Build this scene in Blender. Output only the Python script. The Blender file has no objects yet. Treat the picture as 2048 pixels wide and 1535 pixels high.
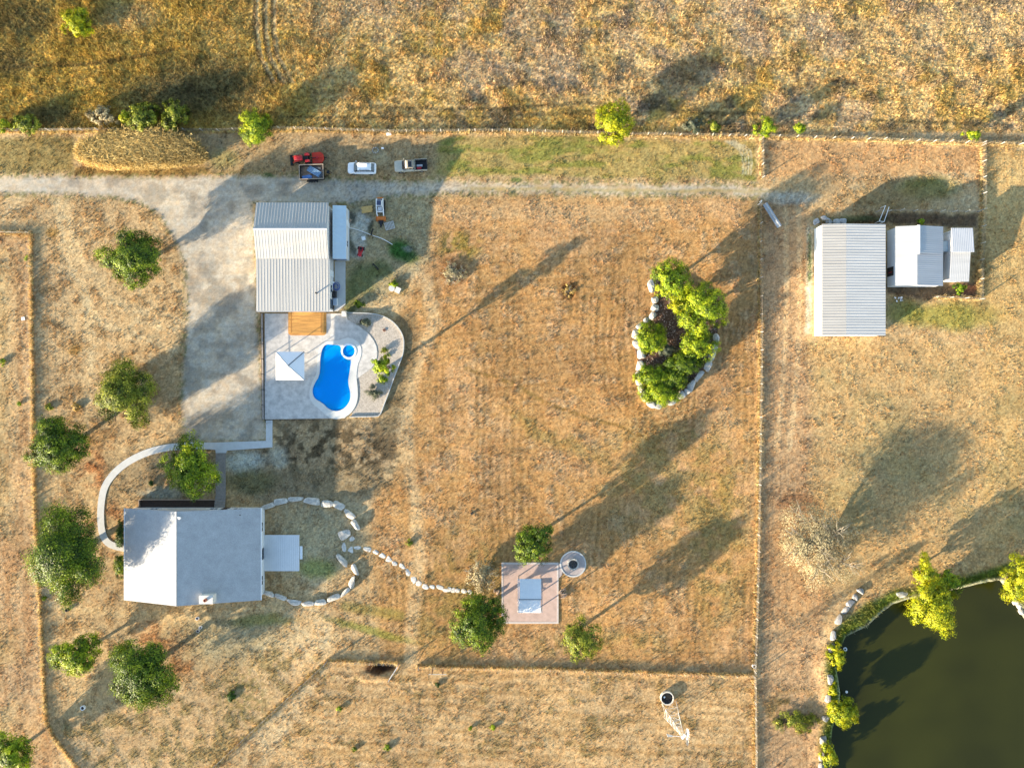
import bpy, bmesh, math, random
import numpy as np
from mathutils import Vector, geometry
R = math.radians
sc = bpy.context.scene
# ------------------------------------------------------------------ camera, world, sun
S = 0.085            # metres per photo pixel on the ground
H = 124.0            # flying height
CX, CY = 1024.0, 767.5
cam_d = bpy.data.cameras.new('camera'); cam = bpy.data.objects.new('camera', cam_d)
sc.collection.objects.link(cam); cam.location = (0, 0, H); cam.rotation_euler = (0, 0, 0)
cam_d.sensor_fit = 'HORIZONTAL'; cam_d.angle = 2 * math.atan(CX * S / H)
cam_d.clip_start = 1.0; cam_d.clip_end = 9000
sc.camera = cam
sc.render.resolution_x = 1024; sc.render.resolution_y = 767
SUN_EL = 12.0
SDX, SDY = 0.834, 0.552          # direction the shadows fall
w = bpy.data.worlds.new('World'); sc.world = w; w.use_nodes = True
nt = w.node_tree; bg = nt.nodes['Background']
sky = nt.nodes.new('ShaderNodeTexSky'); sky.sky_type = 'NISHITA'; sky.sun_disc = False
sky.sun_elevation = R(SUN_EL)
sky.sun_rotation = math.atan2(-SDX, -SDY)
sky.air_density = 1.0; sky.dust_density = 0.4; sky.ozone_density = 1.0
nt.links.new(sky.outputs[0], bg.inputs[0]); bg.inputs[1].default_value = 0.10
sd = bpy.data.lights.new('sun', 'SUN'); so = bpy.data.objects.new('sun', sd); sc.collection.objects.link(so)
sd.energy = 4.2; sd.angle = R(0.6); sd.color = (1.0, 0.84, 0.62)
ce = math.cos(R(SUN_EL))
so.rotation_euler = Vector((-SDX * ce, -SDY * ce, math.sin(R(SUN_EL)))).to_track_quat('Z', 'Y').to_euler()
so.location = (-80, -60, 60)
sc.view_settings.view_transform = 'Standard'; sc.view_settings.look = 'None'
sc.view_settings.exposure = 2.22; sc.view_settings.gamma = 1.0
try: sc.view_settings.use_curve_mapping = False
except Exception: pass

# ------------------------------------------------------------------ helpers
rnd = random.Random(7); rng = np.random.default_rng(11)
COL = sc.collection
def W(px, py, h=0.0):
    f = S * (1 - h / H)
    return ((px - CX) * f, (CY - py) * f, h)
def lin(c):
    return tuple((v / 255 / 12.92) if v / 255 <= .04045 else (((v / 255) + .055) / 1.055) ** 2.4 for v in c)
def tag(o, label=None, cat=None, group=None, kind=None):
    if label: o['label'] = label
    if cat: o['category'] = cat
    if group: o['group'] = group
    if kind: o['kind'] = kind
    return o
def empty(name, loc, rz=0, label=None, cat=None, group=None):
    o = bpy.data.objects.new(name, None); COL.objects.link(o); o.location = loc; o.rotation_euler = (0, 0, rz)
    o.empty_display_size = .5
    return tag(o, label, cat, group)
def copy_tree(o, parent=None):
    c = o.copy(); COL.objects.link(c); c.parent = parent
    for ch in [x for x in bpy.data.objects if x.parent == o]:
        copy_tree(ch, c)
    return c
MATS = {}
def mat(name, col, rough=.7, vary=.15, scale=1.5, bump=0.0, bscale=20, metal=0.0, col2=None, spec=.4, coord='Object', stretch=None):
    if name in MATS: return MATS[name]
    m = bpy.data.materials.new(name); m.use_nodes = True; MATS[name] = m
    t = m.node_tree; p = t.nodes['Principled BSDF']
    p.inputs['Roughness'].default_value = rough; p.inputs['Metallic'].default_value = metal
    p.inputs['Specular IOR Level'].default_value = spec
    tc = t.nodes.new('ShaderNodeTexCoord')
    n = t.nodes.new('ShaderNodeTexNoise'); n.inputs['Scale'].default_value = scale; n.inputs['Detail'].default_value = 6
    n.inputs['Roughness'].default_value = .65
    if stretch:
        mp = t.nodes.new('ShaderNodeMapping'); mp.inputs['Scale'].default_value = stretch
        t.links.new(tc.outputs[coord], mp.inputs[0]); t.links.new(mp.outputs[0], n.inputs['Vector'])
    else: t.links.new(tc.outputs[coord], n.inputs['Vector'])
    r = t.nodes.new('ShaderNodeValToRGB')
    c = np.array(col[:3]); c2 = np.array(col2) if col2 else c
    a = np.clip(c * (1 - vary), 0, 1); b = np.clip(c2 * (1 + vary), 0, 1)
    r.color_ramp.elements[0].position = .32; r.color_ramp.elements[0].color = (*a, 1)
    r.color_ramp.elements[1].position = .68; r.color_ramp.elements[1].color = (*b, 1)
    t.links.new(n.outputs['Fac'], r.inputs[0]); t.links.new(r.outputs[0], p.inputs['Base Color'])
    if bump:
        n2 = t.nodes.new('ShaderNodeTexNoise'); n2.inputs['Scale'].default_value = bscale; n2.inputs['Detail'].default_value = 4
        t.links.new(tc.outputs[coord], n2.inputs['Vector'])
        bp = t.nodes.new('ShaderNodeBump'); bp.inputs['Strength'].default_value = bump; bp.inputs['Distance'].default_value = .05
        t.links.new(n2.outputs['Fac'], bp.inputs['Height']); t.links.new(bp.outputs[0], p.inputs['Normal'])
    return m
class MB:
    def __init__(s): s.v = []; s.f = []
    def add(s, vs, fs):
        o = len(s.v); s.v += [tuple(v) for v in vs]; s.f += [tuple(i + o for i in f) for f in fs]; return s
    def box(s, x0, x1, y0, y1, z0, z1):
        return s.add([(x0,y0,z0),(x1,y0,z0),(x1,y1,z0),(x0,y1,z0),(x0,y0,z1),(x1,y0,z1),(x1,y1,z1),(x0,y1,z1)],
            [(0,3,2,1),(4,5,6,7),(0,1,5,4),(1,2,6,5),(2,3,7,6),(3,0,4,7)])
    def obox(s, c, size, rz=0, tilt=0):
        hx, hy, hz = size[0]/2, size[1]/2, size[2]/2; ca, sa = math.cos(rz), math.sin(rz); ct, st = math.cos(tilt), math.sin(tilt)
        vs = []
        for z in (-hz, hz):
            for x, y in ((-hx,-hy),(hx,-hy),(hx,hy),(-hx,hy)):
                X = x*ct + z*st; Z = -x*st + z*ct
                vs.append((c[0]+X*ca-y*sa, c[1]+X*sa+y*ca, c[2]+Z))
        return s.add(vs, [(0,3,2,1),(4,5,6,7),(0,1,5,4),(1,2,6,5),(2,3,7,6),(3,0,4,7)])
    def prism(s, poly, z0, z1, holes=()):
        loops = [list(poly)] + [list(h) for h in holes]
        flat = [p for l in loops for p in l]; n = len(flat)
        ed = []; o = 0
        for l in loops: ed += [(o+i, o+(i+1) % len(l)) for i in range(len(l))]; o += len(l)
        ov, oe, of, _a, _b, _c = geometry.delaunay_2d_cdt([Vector(p[:2]) for p in flat], ed, [], 0, 1e-6)
        pc = lambda l, x, y: sum(((l[i][1] > y) != (l[i-1][1] > y)) and x < (l[i-1][0]-l[i][0])*(y-l[i][1])/(l[i-1][1]-l[i][1])+l[i][0] for i in range(len(l))) % 2
        vs = [(p[0], p[1], z1) for p in flat] + [(p[0], p[1], z0) for p in flat]; fs = []
        m = 2*n; k2 = len(ov); vs += [(v.x, v.y, z1) for v in ov] + [(v.x, v.y, z0) for v in ov]
        for t in of:
            a, b, c = [ov[i] for i in t]; gx, gy = (a.x+b.x+c.x)/3, (a.y+b.y+c.y)/3
            if not pc(loops[0], gx, gy) or any(pc(h, gx, gy) for h in loops[1:]): continue
            t = tuple(t) if ((b-a).x*(c-a).y - (b-a).y*(c-a).x) > 0 else tuple(reversed(t))
            fs.append(tuple(i+m for i in t)); fs.append(tuple(i+m+k2 for i in reversed(t)))
        o = 0
        for l in loops:
            k = len(l)
            for i in range(k):
                j = (i + 1) % k; fs.append((o+i, o+i+n, o+j+n, o+j))
            o += k
        return s.add(vs, fs)
    def tube(s, pts, rad, n=8, cap=True):
        pts = [Vector(p) for p in pts]
        if not isinstance(rad, (list, tuple)): rad = [rad] * len(pts)
        vs = []; fs = []
        for i, p in enumerate(pts):
            d = (pts[min(i+1, len(pts)-1)] - pts[max(i-1, 0)]).normalized()
            u = d.cross(Vector((0, 0, 1)))
            if u.length < 1e-3: u = Vector((1, 0, 0))
            u.normalize(); v = d.cross(u)
            for k in range(n):
                a = 2*math.pi*k/n; vs.append(p + (u*math.cos(a) + v*math.sin(a)) * rad[i])
        for i in range(len(pts)-1):
            for k in range(n):
                a = i*n+k; b = i*n+(k+1)%n; fs.append((a, b, b+n, a+n))
        if cap:
            fs.append(tuple(range(n-1, -1, -1))); fs.append(tuple(range((len(pts)-1)*n, len(pts)*n)))
        return s.add(vs, fs)
    def cyl(s, x, y, z0, z1, r, n=24, r2=None):
        return s.tube([(x, y, z0), (x, y, z1)], [r, r2 if r2 is not None else r], n)
    def ring(s, x, y, z0, z1, ri, ro, n=40):
        c = [(x+ro*math.cos(2*math.pi*k/n), y+ro*math.sin(2*math.pi*k/n)) for k in range(n)]
        h = [(x+ri*math.cos(2*math.pi*k/n), y+ri*math.sin(2*math.pi*k/n)) for k in range(n)]
        vs = [(*p, z1) for p in c] + [(*p, z1) for p in h] + [(*p, z0) for p in c] + [(*p, z0) for p in h]; fs = []
        for k in range(n):
            j = (k+1) % n
            fs += [(k, j, n+j, n+k), (2*n+k, 3*n+k, 3*n+j, 2*n+j), (k, 2*n+k, 2*n+j, j), (n+k, n+j, 3*n+j, 3*n+k)]
        return s.add(vs, fs)
    def build(s, name, m, parent=None, smooth=False, bevel=0):
        me = bpy.data.meshes.new(name); me.from_pydata(s.v, [], s.f); me.update()
        if bevel:
            b = bmesh.new(); b.from_mesh(me); bmesh.ops.remove_doubles(b, verts=b.verts, dist=1e-5)
            bmesh.ops.bevel(b, geom=[e for e in b.edges if len(e.link_faces) == 2 and e.calc_face_angle(0) > .5], offset=bevel, segments=2, affect='EDGES', profile=.6)
            b.to_mesh(me); b.free()
        if smooth: me.polygons.foreach_set('use_smooth', [True]*len(me.polygons))
        me.materials.append(m)
        o = bpy.data.objects.new(name, me); COL.objects.link(o); o.parent = parent
        return o
def box_o(name, m, parent, x0, x1, y0, y1, z0, z1, bevel=0):
    return MB().box(x0, x1, y0, y1, z0, z1).build(name, m, parent, bevel=bevel)
def fast_mesh(name, V, F, m, colors=None, parent=None, smooth=False):
    me = bpy.data.meshes.new(name); V = np.ascontiguousarray(V, dtype=np.float32); F = np.ascontiguousarray(F, dtype=np.int32)
    k = F.shape[1]; me.vertices.add(len(V)); me.vertices.foreach_set('co', V.ravel())
    me.loops.add(F.size); me.loops.foreach_set('vertex_index', F.ravel())
    me.polygons.add(len(F)); me.polygons.foreach_set('loop_start', np.arange(0, F.size, k, dtype=np.int32))
    try: me.polygons.foreach_set('loop_total', np.full(len(F), k, dtype=np.int32))
    except Exception: pass
    if colors is not None:
        a = me.color_attributes.new('Col', 'FLOAT_COLOR', 'POINT')
        C = np.ones((len(V), 4), dtype=np.float32); C[:, :3] = colors; a.data.foreach_set('color', C.ravel())
    if smooth: me.polygons.foreach_set('use_smooth', np.ones(len(F), dtype=bool))
    me.materials.append(m); me.update(); me.validate()
    o = bpy.data.objects.new(name, me); COL.objects.link(o); o.parent = parent
    return o
def smooth_closed(pts, it=2):
    for _ in range(it):
        q = []
        for i in range(len(pts)):
            a, b = pts[i], pts[(i+1) % len(pts)]
            q += [(a[0]*.75+b[0]*.25, a[1]*.75+b[1]*.25), (a[0]*.25+b[0]*.75, a[1]*.25+b[1]*.75)]
        pts = q
    return pts
def smooth_open(pts, it=2):
    for _ in range(it):
        q = [pts[0]]
        for i in range(len(pts)-1):
            a, b = pts[i], pts[i+1]
            q += [(a[0]*.75+b[0]*.25, a[1]*.75+b[1]*.25), (a[0]*.25+b[0]*.75, a[1]*.25+b[1]*.75)]
        q.append(pts[-1]); pts = q
    return pts
def Wp(pts, h=0): return [W(p[0], p[1], h)[:2] for p in pts]

# ------------------------------------------------------------------ numpy noise & masks
TAB = rng.random((256, 256))
def vnoise(x, y):
    xi = np.floor(x).astype(int); yi = np.floor(y).astype(int); fx = x - xi; fy = y - yi
    fx = fx*fx*(3-2*fx); fy = fy*fy*(3-2*fy)
    a = TAB[yi & 255, xi & 255]; b = TAB[yi & 255, (xi+1) & 255]; c = TAB[(yi+1) & 255, xi & 255]; d = TAB[(yi+1) & 255, (xi+1) & 255]
    return (a*(1-fx)+b*fx)*(1-fy) + (c*(1-fx)+d*fx)*fy
def fbm(x, y, sc_, o=4, off=0.0):
    s = 0; a = 1; t = 0; f = 1/sc_
    for i in range(o):
        s = s + a*vnoise(x*f + off + 17.3*i, y*f + off*1.7 + 9.1*i); t += a; a *= .55; f *= 2.03
    return s/t
def sstep(a, b, x):
    t = np.clip((x-a)/(b-a), 0, 1); return t*t*(3-2*t)
def seg_dist(X, Y, pts, closed=False):
    d = np.full(X.shape, 1e9); n = len(pts)
    for i in range(n if closed else n-1):
        ax, ay = pts[i]; bx, by = pts[(i+1) % n]; dx, dy = bx-ax, by-ay; L = dx*dx+dy*dy+1e-9
        t = np.clip(((X-ax)*dx + (Y-ay)*dy)/L, 0, 1)
        d = np.minimum(d, (X-ax-t*dx)**2 + (Y-ay-t*dy)**2)
    return np.sqrt(d)
def poly_sd(X, Y, pts):
    d = seg_dist(X, Y, pts, True); ins = np.zeros(X.shape, bool); n = len(pts)
    for i in range(n):
        ax, ay = pts[i]; bx, by = pts[(i+1) % n]
        if ay == by: continue
        c = ((ay > Y) != (by > Y)) & (X < (bx-ax)*(Y-ay)/(by-ay) + ax); ins ^= c
    return np.where(ins, -d, d)

# ------------------------------------------------------------------ outlines (photo pixels, ground level)
POOL = [(652,688),(668,689),(680,690.5),(683,696),(682.5,704),(686,712),(692,717.5),(698,719),(703,719.5),(701,735),(699,748),(697,760),(698,772),(701,783),(701.5,794),(699,803),(693,812),(685,818.5),(675,822),(664,820.5),(655,815),(647,807),(640,802.5),(632,798),(627.5,792),(625.5,785),(626,776),(630,766),(636,756),(639.5,747),(640.5,735),(641,716),(643,706),(645,697)]
COPE = [(646,684),(668,681),(680,680),(688,676.5),(697,675),(710,678.5),(720,687),(724,700),(722,715),(716.5,727),(714,742),(713.5,756),(715,768),(716,782),(716,796),(713,808),(708,818),(701,827),(692,833),(677,838),(664,836.5),(652,830),(642,820),(628,809),(620,797),(619,782),(623,768),(631,752),(634.5,742),(635,716),(637,700)]
PATIO = [(530,627),(693,627),(695,639),(708,646),(720,653),(731,661),(740,670),(748,681),(753.5,694),(755,706),(753.6,717),(749,728),(742,737),(714.5,757),(713,780),(712,800),(700,822),(690,836),(530,838)]
GARDEN = [(690,626),(744,627),(760,630),(773,635),(786,643),(797,655),(804,666),(808,679),(808,694),(806,709),(800,725),(793,742),(785,764),(777,787),(769,807),(763,824),(759,830),(754,832.5),(690,833)]
POND = [(1674,1560),(1671,1488),(1674,1460),(1686,1420),(1690,1387),(1685,1356),(1681,1335),(1684,1318),(1688,1300),(1699,1279),(1723,1268),(1740,1260),(1752,1250),(1772,1230),(1793,1216),(1821,1206),(1860,1198),(1904,1188),(1953,1178),(2002,1167),(2023,1190),(2048,1237),(2100,1320),(2130,1450),(2110,1620),(1950,1720),(1760,1700),(1690,1640)]
DRIVE = [(-900,350),(0,349),(200,351),(430,352),(600,354),(740,362),(865,362),(1000,366),(1200,366),(1400,368),(1500,370),(1545,378),(1545,392),(1490,394),(1300,388),(1100,388),(950,388),(870,389),(760,396),(705,408),(600,412),(508,412),(512,500),(516,625),(522,760),(528,836),(534,840),(533,884),(372,886),(366,840),(362,790),(366,720),(372,640),(372,590),(366,520),(345,470),(320,430),(280,405),(200,392),(100,389),(0,389),(-900,391)]
ISLAND = [(1312,560),(1320,600),(1312,625),(1300,645),(1280,655),(1268,680),(1272,710),(1280,735),(1276,765),(1288,795),(1310,808),(1340,803),(1360,790),(1382,768),(1402,742),(1420,715),(1432,680),(1436,640),(1430,605),(1400,580),(1370,560),(1340,545)]
FENCES = {
 'north': [(-60,264),(200,262),(440,263),(560,258),(780,265),(1020,263),(1230,270),(1520,274),(1700,279),(1962,288),(2110,292)],
 'lane_n': [(1522,280),(1523,356)],
 'lane': [(1518,412),(1520,700),(1516,1000),(1512,1200),(1507,1338),(1508,1400),(1510,1560)],
 'eastern': [(1962,292),(1963,420),(1958,520),(1957,598)],
 'south': [(838,1331),(1100,1336),(1300,1344),(1504,1349)],
 'south_w': [(655,1320),(798,1325)],
 'diag': [(653,1323),(530,1436),(405,1552)],
 'west': [(-40,465),(62,467),(65,700),(70,1000),(80,1200),(92,1440),(110,1475),(165,1548)],
}
SHED_FENCE = [(1752,424),(1800,422),(1880,424),(1955,424)]
SHED_S = [(1868,594),(1957,598)]
BUILD_RECTS = [(512,415,670,628),(658,418,696,617),(1624,452,1762,667),(1775,456,1876,565),(1888,460,1940,560),(262,1012,532,1192),(530,1066,602,1144),(1003,1124,1117,1246)]
WALK = [(551,838),(551,893),(440,889),(395,890)]
WALKC = smooth_open([(440,889),(395,889),(350,892),(310,899),(275,912),(245,930),(222,952),(208,975),(203,1000),(201,1030),(203,1060),(210,1080),(225,1091),(252,1096)], 2)

# ------------------------------------------------------------------ ground sheet: colour, height, grass maps
D = 0.21
xs = np.arange(-90, 90.01, D); ys = np.arange(-68, 68.01, D)
far = np.array([2, 6, 14, 30, 60, 120, 250, 500, 1000, 2200.])
xs = np.concatenate([xs[0]-far[::-1], xs, xs[-1]+far]); ys = np.concatenate([ys[0]-far[::-1], ys, ys[-1]+far])
GX, GY = np.meshgrid(xs, ys)
PX = GX/S + CX; PY = CY - GY/S
WX = PX + 16*(fbm(PX, PY, 60, 3, 3.1)-.5) + 6*(fbm(PX, PY, 9, 2, 8.)-.5)
WY = PY + 16*(fbm(PX, PY, 60, 3, 41.1)-.5) + 6*(fbm(PX, PY, 9, 2, 28.)-.5)
n1 = fbm(PX, PY, 90, 5, 1.0); n2 = fbm(PX, PY, 22, 4, 5.0); n3 = fbm(PX, PY, 5, 3, 9.0); n4 = fbm(PX, PY, 200, 4, 22.)
C = np.zeros(PX.shape + (3,))
def paint(m, col, k=1.0):
    global C
    m = np.clip(m*k, 0, 1)[..., None]; C = C*(1-m) + np.array(lin(col))*m
def blob(cx, cy, rx, ry, rot=0, soft=.5, warp=True):
    X, Y = (WX, WY) if warp else (PX, PY)
    a = R(rot); dx = X-cx; dy = Y-cy; u = (dx*math.cos(a)+dy*math.sin(a))/rx; v = (-dx*math.sin(a)+dy*math.cos(a))/ry
    return 1-sstep(1-soft, 1+soft, np.sqrt(u*u+v*v))
def line(pts, wd, soft=.6, warp=.4):
    X = PX+(WX-PX)*warp; Y = PY+(WY-PY)*warp
    return 1-sstep(wd*(1-soft)/2, wd*(1+soft)/2, seg_dist(X, Y, pts))
def polym(pts, soft=6, warp=1.0):
    X = PX+(WX-PX)*warp; Y = PY+(WY-PY)*warp
    return 1-sstep(-soft, soft, poly_sd(X, Y, pts))
paint(np.ones(PX.shape), (205,168,124))
paint(sstep(.45,.7,n1), (222,190,150), .7); paint(sstep(.5,.75,n2), (178,136,88), .6)
# north rough field
NF = sstep(0, 1, 0.5 - (PY - (264 + 6*(n2-.5)))/8)
paint(NF, (206,168,108)); paint(NF*sstep(.45,.6,n2), (230,194,136), .7)
paint(NF*sstep(.52,.7,fbm(PX,PY,30,4,55.)), (128,108,86), .8)
west_olive = NF*(1-sstep(250, 900, PX+200*(n1-.5)))
paint(west_olive, (196,164,62), .65); paint(NF*sstep(.5,.68,fbm(PX,PY,45,4,71.)), (196,160,70), .6)
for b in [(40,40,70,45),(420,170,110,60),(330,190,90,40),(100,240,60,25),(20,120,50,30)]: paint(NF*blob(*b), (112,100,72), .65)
for b in [(255,35,60,30),(690,30,120,50),(1180,150,150,50),(1900,60,160,60),(1500,60,150,50)]: paint(NF*blob(*b), (206,176,140), .45)
TRK = [[(x,-40),(x,60),(x+8,110),(x+34,165)] for x in (515, 533, 550)]
for q_ in TRK: paint(line([(a-6,b) for a,b in q_], 5, .6, .2), (96,82,64), .8); paint(line(q_, 7, .8, .5), (204,176,140), .55)
paint(line([(0,135),(200,128),(350,100)], 8), (120,96,60), .6)
paint(line([(700,215),(1000,218),(1170,205),(1400,225),(2048,252)], 7), (110,95,66), .6)
paint(line([(560,236),(900,232),(1180,228)], 6), (120,100,66), .5)
# olive verge between north fence and drive
paint(NF*sstep(.5,.62,fbm(PX,PY,75,4,640.))*sstep(500,900,PX), (188,160,138), .5)
verge = polym([(870,272),(1515,282),(1515,358),(860,352)], 7)
paint(verge, (184,156,96)); paint(verge*sstep(.42,.65,fbm(PX,PY*3,40,4,12.)), (140,140,62), .8)
paint(polym([(-40,275),(150,275),(150,345),(-40,345)], 8), (150,128,70), .8)
paint(polym([(150,330),(560,335),(560,350),(150,352)], 6), (150,118,60), .8)
paint(polym([(400,272),(620,268),(880,275),(870,350),(600,348),(420,345)], 8), (182,150,112), .8)
for b in [(450,320,30,18),(600,350,20,6)]: paint(blob(*b), (150,140,80), .6)
paint(blob(755,315,25,16), (196,172,138), .7)
# east verge
paint(polym([(1530,285),(1955,292),(1950,345),(1530,350)], 8), (208,160,112), .9)
paint(blob(1850,375,60,22), (120,126,56), .7); paint(blob(1800,395,90,25), (170,140,92), .6)
paint(polym([(1968,295),(2200,300),(2200,1100),(1968,1100)], 10), (212,172,112), .8)
# central lawn
lawn = polym([(860,398),(1512,398),(1512,1335),(760,1320),(745,1010),(830,900),(810,720),(790,640),(860,520)], 14)
paint(lawn, (198,148,94)); paint(lawn*sstep(.48,.68,n1), (212,164,118), .8); paint(lawn*sstep(.5,.7,n2), (216,178,138), .6)
paint(lawn*sstep(.55,.75,fbm(PX,PY,55,4,90.)), (184,132,80), .6)
stripe = (np.sin(PX*2*math.pi/14 + 9*n1 + 2.5*n2) * .5 + .5)*sstep(.3,.7,fbm(PX*2,PY*.3,60,3,620.))*1.3
paint(lawn*stripe*sstep(380,600,PY)*sstep(.3,.55,n4), (146,110,64), .5)
paint(lawn*(np.sin((PY+.1*PX)*2*math.pi/13+4*n1)*.5+.5), (216,172,126), .15)
for b in [(950,1150,90,90),(1350,950,150,120),(1440,1100,60,160),(1100,870,120,20,25),(1200,1290,150,30),(900,1250,80,60)]:
    paint(blob(*b)*sstep(.35,.6,n2), (168,140,76), .6)
paint(blob(920,490,40,30)*sstep(.4,.55,n2), (160,138,58), .8)
paint(line([(850,560),(870,640),(830,740),(810,860),(830,1000),(840,1120),(820,1260),(825,1340),(800,1420)], 26), (222,188,146), .6)
paint(lawn*line([(930,735),(1040,772),(1090,805),(1150,826),(1230,850),(1300,880)], 8)*sstep(.35,.5,n3), (140,108,56), .75)
for q_ in (0,1,2,3): paint(lawn*line([(1250-q_*16,600),(1235-q_*16,700),(1255-q_*12,800),(1310,840+q_*14),(1380,820+q_*14),(1440+q_*8,740),(1470+q_*8,640)], 5), (160,112,62), .45)
for q_ in range(9): paint(lawn*line([(870,470+q_*42),(1000,440+q_*42),(1250,430+q_*40)], 4), (158,112,62), .35)
paint(line([(800,1230),(690,1210)], 20), (150,140,60), .5); paint(blob(740,1260,90,9,15), (140,140,52), .7)
paint(blob(1110,425,320,18), (214,174,130), .6)
for b in [(1137,582,18,20),(903,545,26,30)]: paint(blob(*b), (150,96,50), .8)
# around the barns and terrace
paint(polym([(692,398),(866,395),(862,520),(760,600),(692,625)], 12), (186,164,128), .95)
for b in [(722,560,30,30),(700,600,14,30),(760,540,25,18)]: paint(blob(*b), (100,112,58), .7)
paint(polym([(694,432),(722,425),(745,440),(735,480),(720,520),(700,515)], 7), (216,206,196), .9)
for b in [(706,440,8,12),(700,478,7,20),(706,500,6,12),(745,455,5,12)]: paint(blob(*b, 0, .5), (70,72,58), .8)
paint(polym([(540,838),(800,838),(790,905),(740,1000),(520,1005),(450,960),(455,900),(550,897)], 14), (178,150,118), .9)
paint(sstep(.42,.58,fbm(PX,PY,14,4,500.))*blob(665,905,150,70), (86,72,54), .85); paint(blob(640,960,130,30), (150,130,100), .5)
paint(blob(487,925,38,22), (205,200,190), .9); paint(blob(555,915,18,22), (205,196,180), .7); paint(blob(500,965,50,25), (110,105,66), .7)
paint(line([(815,640),(822,680),(815,730),(795,790),(775,850)], 34), (128,112,86), .65)
paint(blob(640,1080,85,80), (186,168,136), .8); paint(blob(635,1135,35,20), (132,150,58), .6)
paint(polym([(205,905),(420,900),(430,1005),(240,1005),(205,1080)], 14), (166,140,108), .8)
paint(blob(325,985,40,12), (176,172,160), .7)
for b in [(195,915,30,40),(225,1060,22,50),(180,955,25,30),(310,1270,40,30),(370,1300,30,40),(355,500,18,40),(400,830,40,20)]: paint(blob(*b)*sstep(.35,.6,n2), (196,128,78), .6)
paint(blob(450,1270,110,55), (176,160,128), .8); paint(blob(520,1240,60,12), (140,138,62), .6)
paint(line([(120,1215),(250,1225),(400,1235),(560,1210)], 18), (222,186,138), .6)
# west yard
wy = polym([(75,410),(330,415),(370,560),(360,870),(200,900),(80,900)], 16)
paint(wy, (204,168,126), .8); paint(wy*sstep(.5,.7,n2), (182,140,92), .6)
for p in [[(110,400),(140,540),(190,640),(350,700)],[(125,400),(160,520),(220,600),(365,640)],[(165,560),(180,700),(170,860)],[(270,640),(360,660)]]: paint(line(p, 18, .9, .8), (224,196,156), .42)
for b in [(150,700,12,9),(100,465,14,10)]: paint(blob(*b), (150,110,44), .7)
# west field outside
wf = polym([(-400,478),(58,478),(62,1000),(72,1200),(84,1445),(120,1500),(100,1700),(-400,1700)], 8)
paint(wf, (206,166,126), .9); paint(wf*sstep(.45,.6,fbm(PX*3,PY*.5,40,4,33.)), (176,128,86), .6); paint(wf*(1-sstep(-60,70,PX))*sstep(.4,.6,n1), (196,176,118), .6)
# south fields
sf = polym([(660,1328),(1505,1356),(1505,1800),(380,1800)], 8)
paint(sf, (212,172,126), .9); paint(sf*sstep(.5,.65,fbm(PX*.6,PY*3,40,4,66.)), (178,138,88), .5); paint(sf*sstep(.58,.72,n2), (160,136,82), .5); paint(sf*(np.sin((PY-.06*PX)*2*math.pi/17+5*n1)*.5+.5)*sstep(.3,.6,n4), (168,128,84), .4)
sw = polym([(110,1440),(330,1410),(560,1290),(650,1322),(420,1535),(380,1700),(240,1700)], 12)
paint(sw, (198,160,118), .6); paint(sw*sstep(.45,.62,n2), (156,136,88), .6)
paint(blob(490,1390,50,60)*sstep(.4,.6,n3), (130,120,60), .5)
# east lane and field by the pond
paint(polym([(1528,400),(1618,400),(1618,1000),(1650,1160),(1640,1560),(1520,1560)], 10), (196,154,116), .8)
for x in (1572, 1598): paint(line([(x,420),(x,700),(x-20,900)], 10), (220,184,142), .7)
ef = polym([(1620,680),(2200,680),(2200,1150),(1950,1150),(1700,1200),(1640,1100)], 20)
paint(ef, (208,166,112), .7); paint(ef*sstep(.5,.7,n1), (176,150,100), .6); paint(ef*sstep(.55,.7,n2), (224,186,134), .6)
paint(blob(1900,630,90,28), (160,150,62), .8); paint(blob(1810,620,40,22), (130,138,60), .6); paint(blob(1960,560,20,70), (150,120,70), .7)
paint(blob(1600,1150,60,120), (206,158,110), .6); paint(blob(1590,1010,40,20), (150,100,70), .6)
paint(blob(1580,1420,50,40)*sstep(.4,.6,n2), (120,104,52), .7)
psd = poly_sd(PX+(WX-PX)*.25, PY+(WY-PY)*.25, POND)
paint((1-sstep(20,44,psd))*sstep(.3,.5,n3+.15), (120,134,34), .85)
paint((1-sstep(9,18,psd)), (186,180,156), .9); paint(1-sstep(-2,4,psd), (60,52,34), .9)
paint(line([(1655,1535),(1668,1420),(1668,1330),(1690,1250),(1740,1215),(1790,1190)], 24)*sstep(-2,6,psd), (120,140,30), .7)
paint(line([(1930,1165),(2048,1120)], 16), (104,128,40), .8)
# green patch by the hose
paint(blob(800,500,24,20), (56,108,40), .95); paint(blob(820,515,18,14), (60,104,44), .8); paint(blob(815,497,10,6), (150,150,140), .8)
paint(blob(800,575,20,16), (150,120,60), .5)
# pale swirl on the verge
for k in range(4): paint(line(smooth_open([(1450+6*k,282),(1478+7*k,298),(1488+6*k,318),(1486+5*k,345)],1), 3.2, .8, .5), (220,210,190), .5)
# sand fall at gate, dark hollow
paint(blob(752,1338,26,13,0,.3), (96,58,36), .9); paint(blob(768,1338,20,9,0,.3), (60,44,34), .9)
# shed yard soil
paint(polym([(1770,572),(1955,566),(1955,596),(1775,592)], 4), (120,96,76), .9); paint(polym([(1765,428),(1955,428),(1955,455),(1640,448)], 5), (110,84,66), .9)
paint(blob(1935,578,18,12), (150,84,56), .6)
paint(line([(1618,460),(1616,660)], 12), (214,204,186), .8)
paint(line([(1618,470),(1618,560)], 6), (84,120,46), .6)
paint(blob(1700,440,70,8), (90,104,60), .6)
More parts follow.
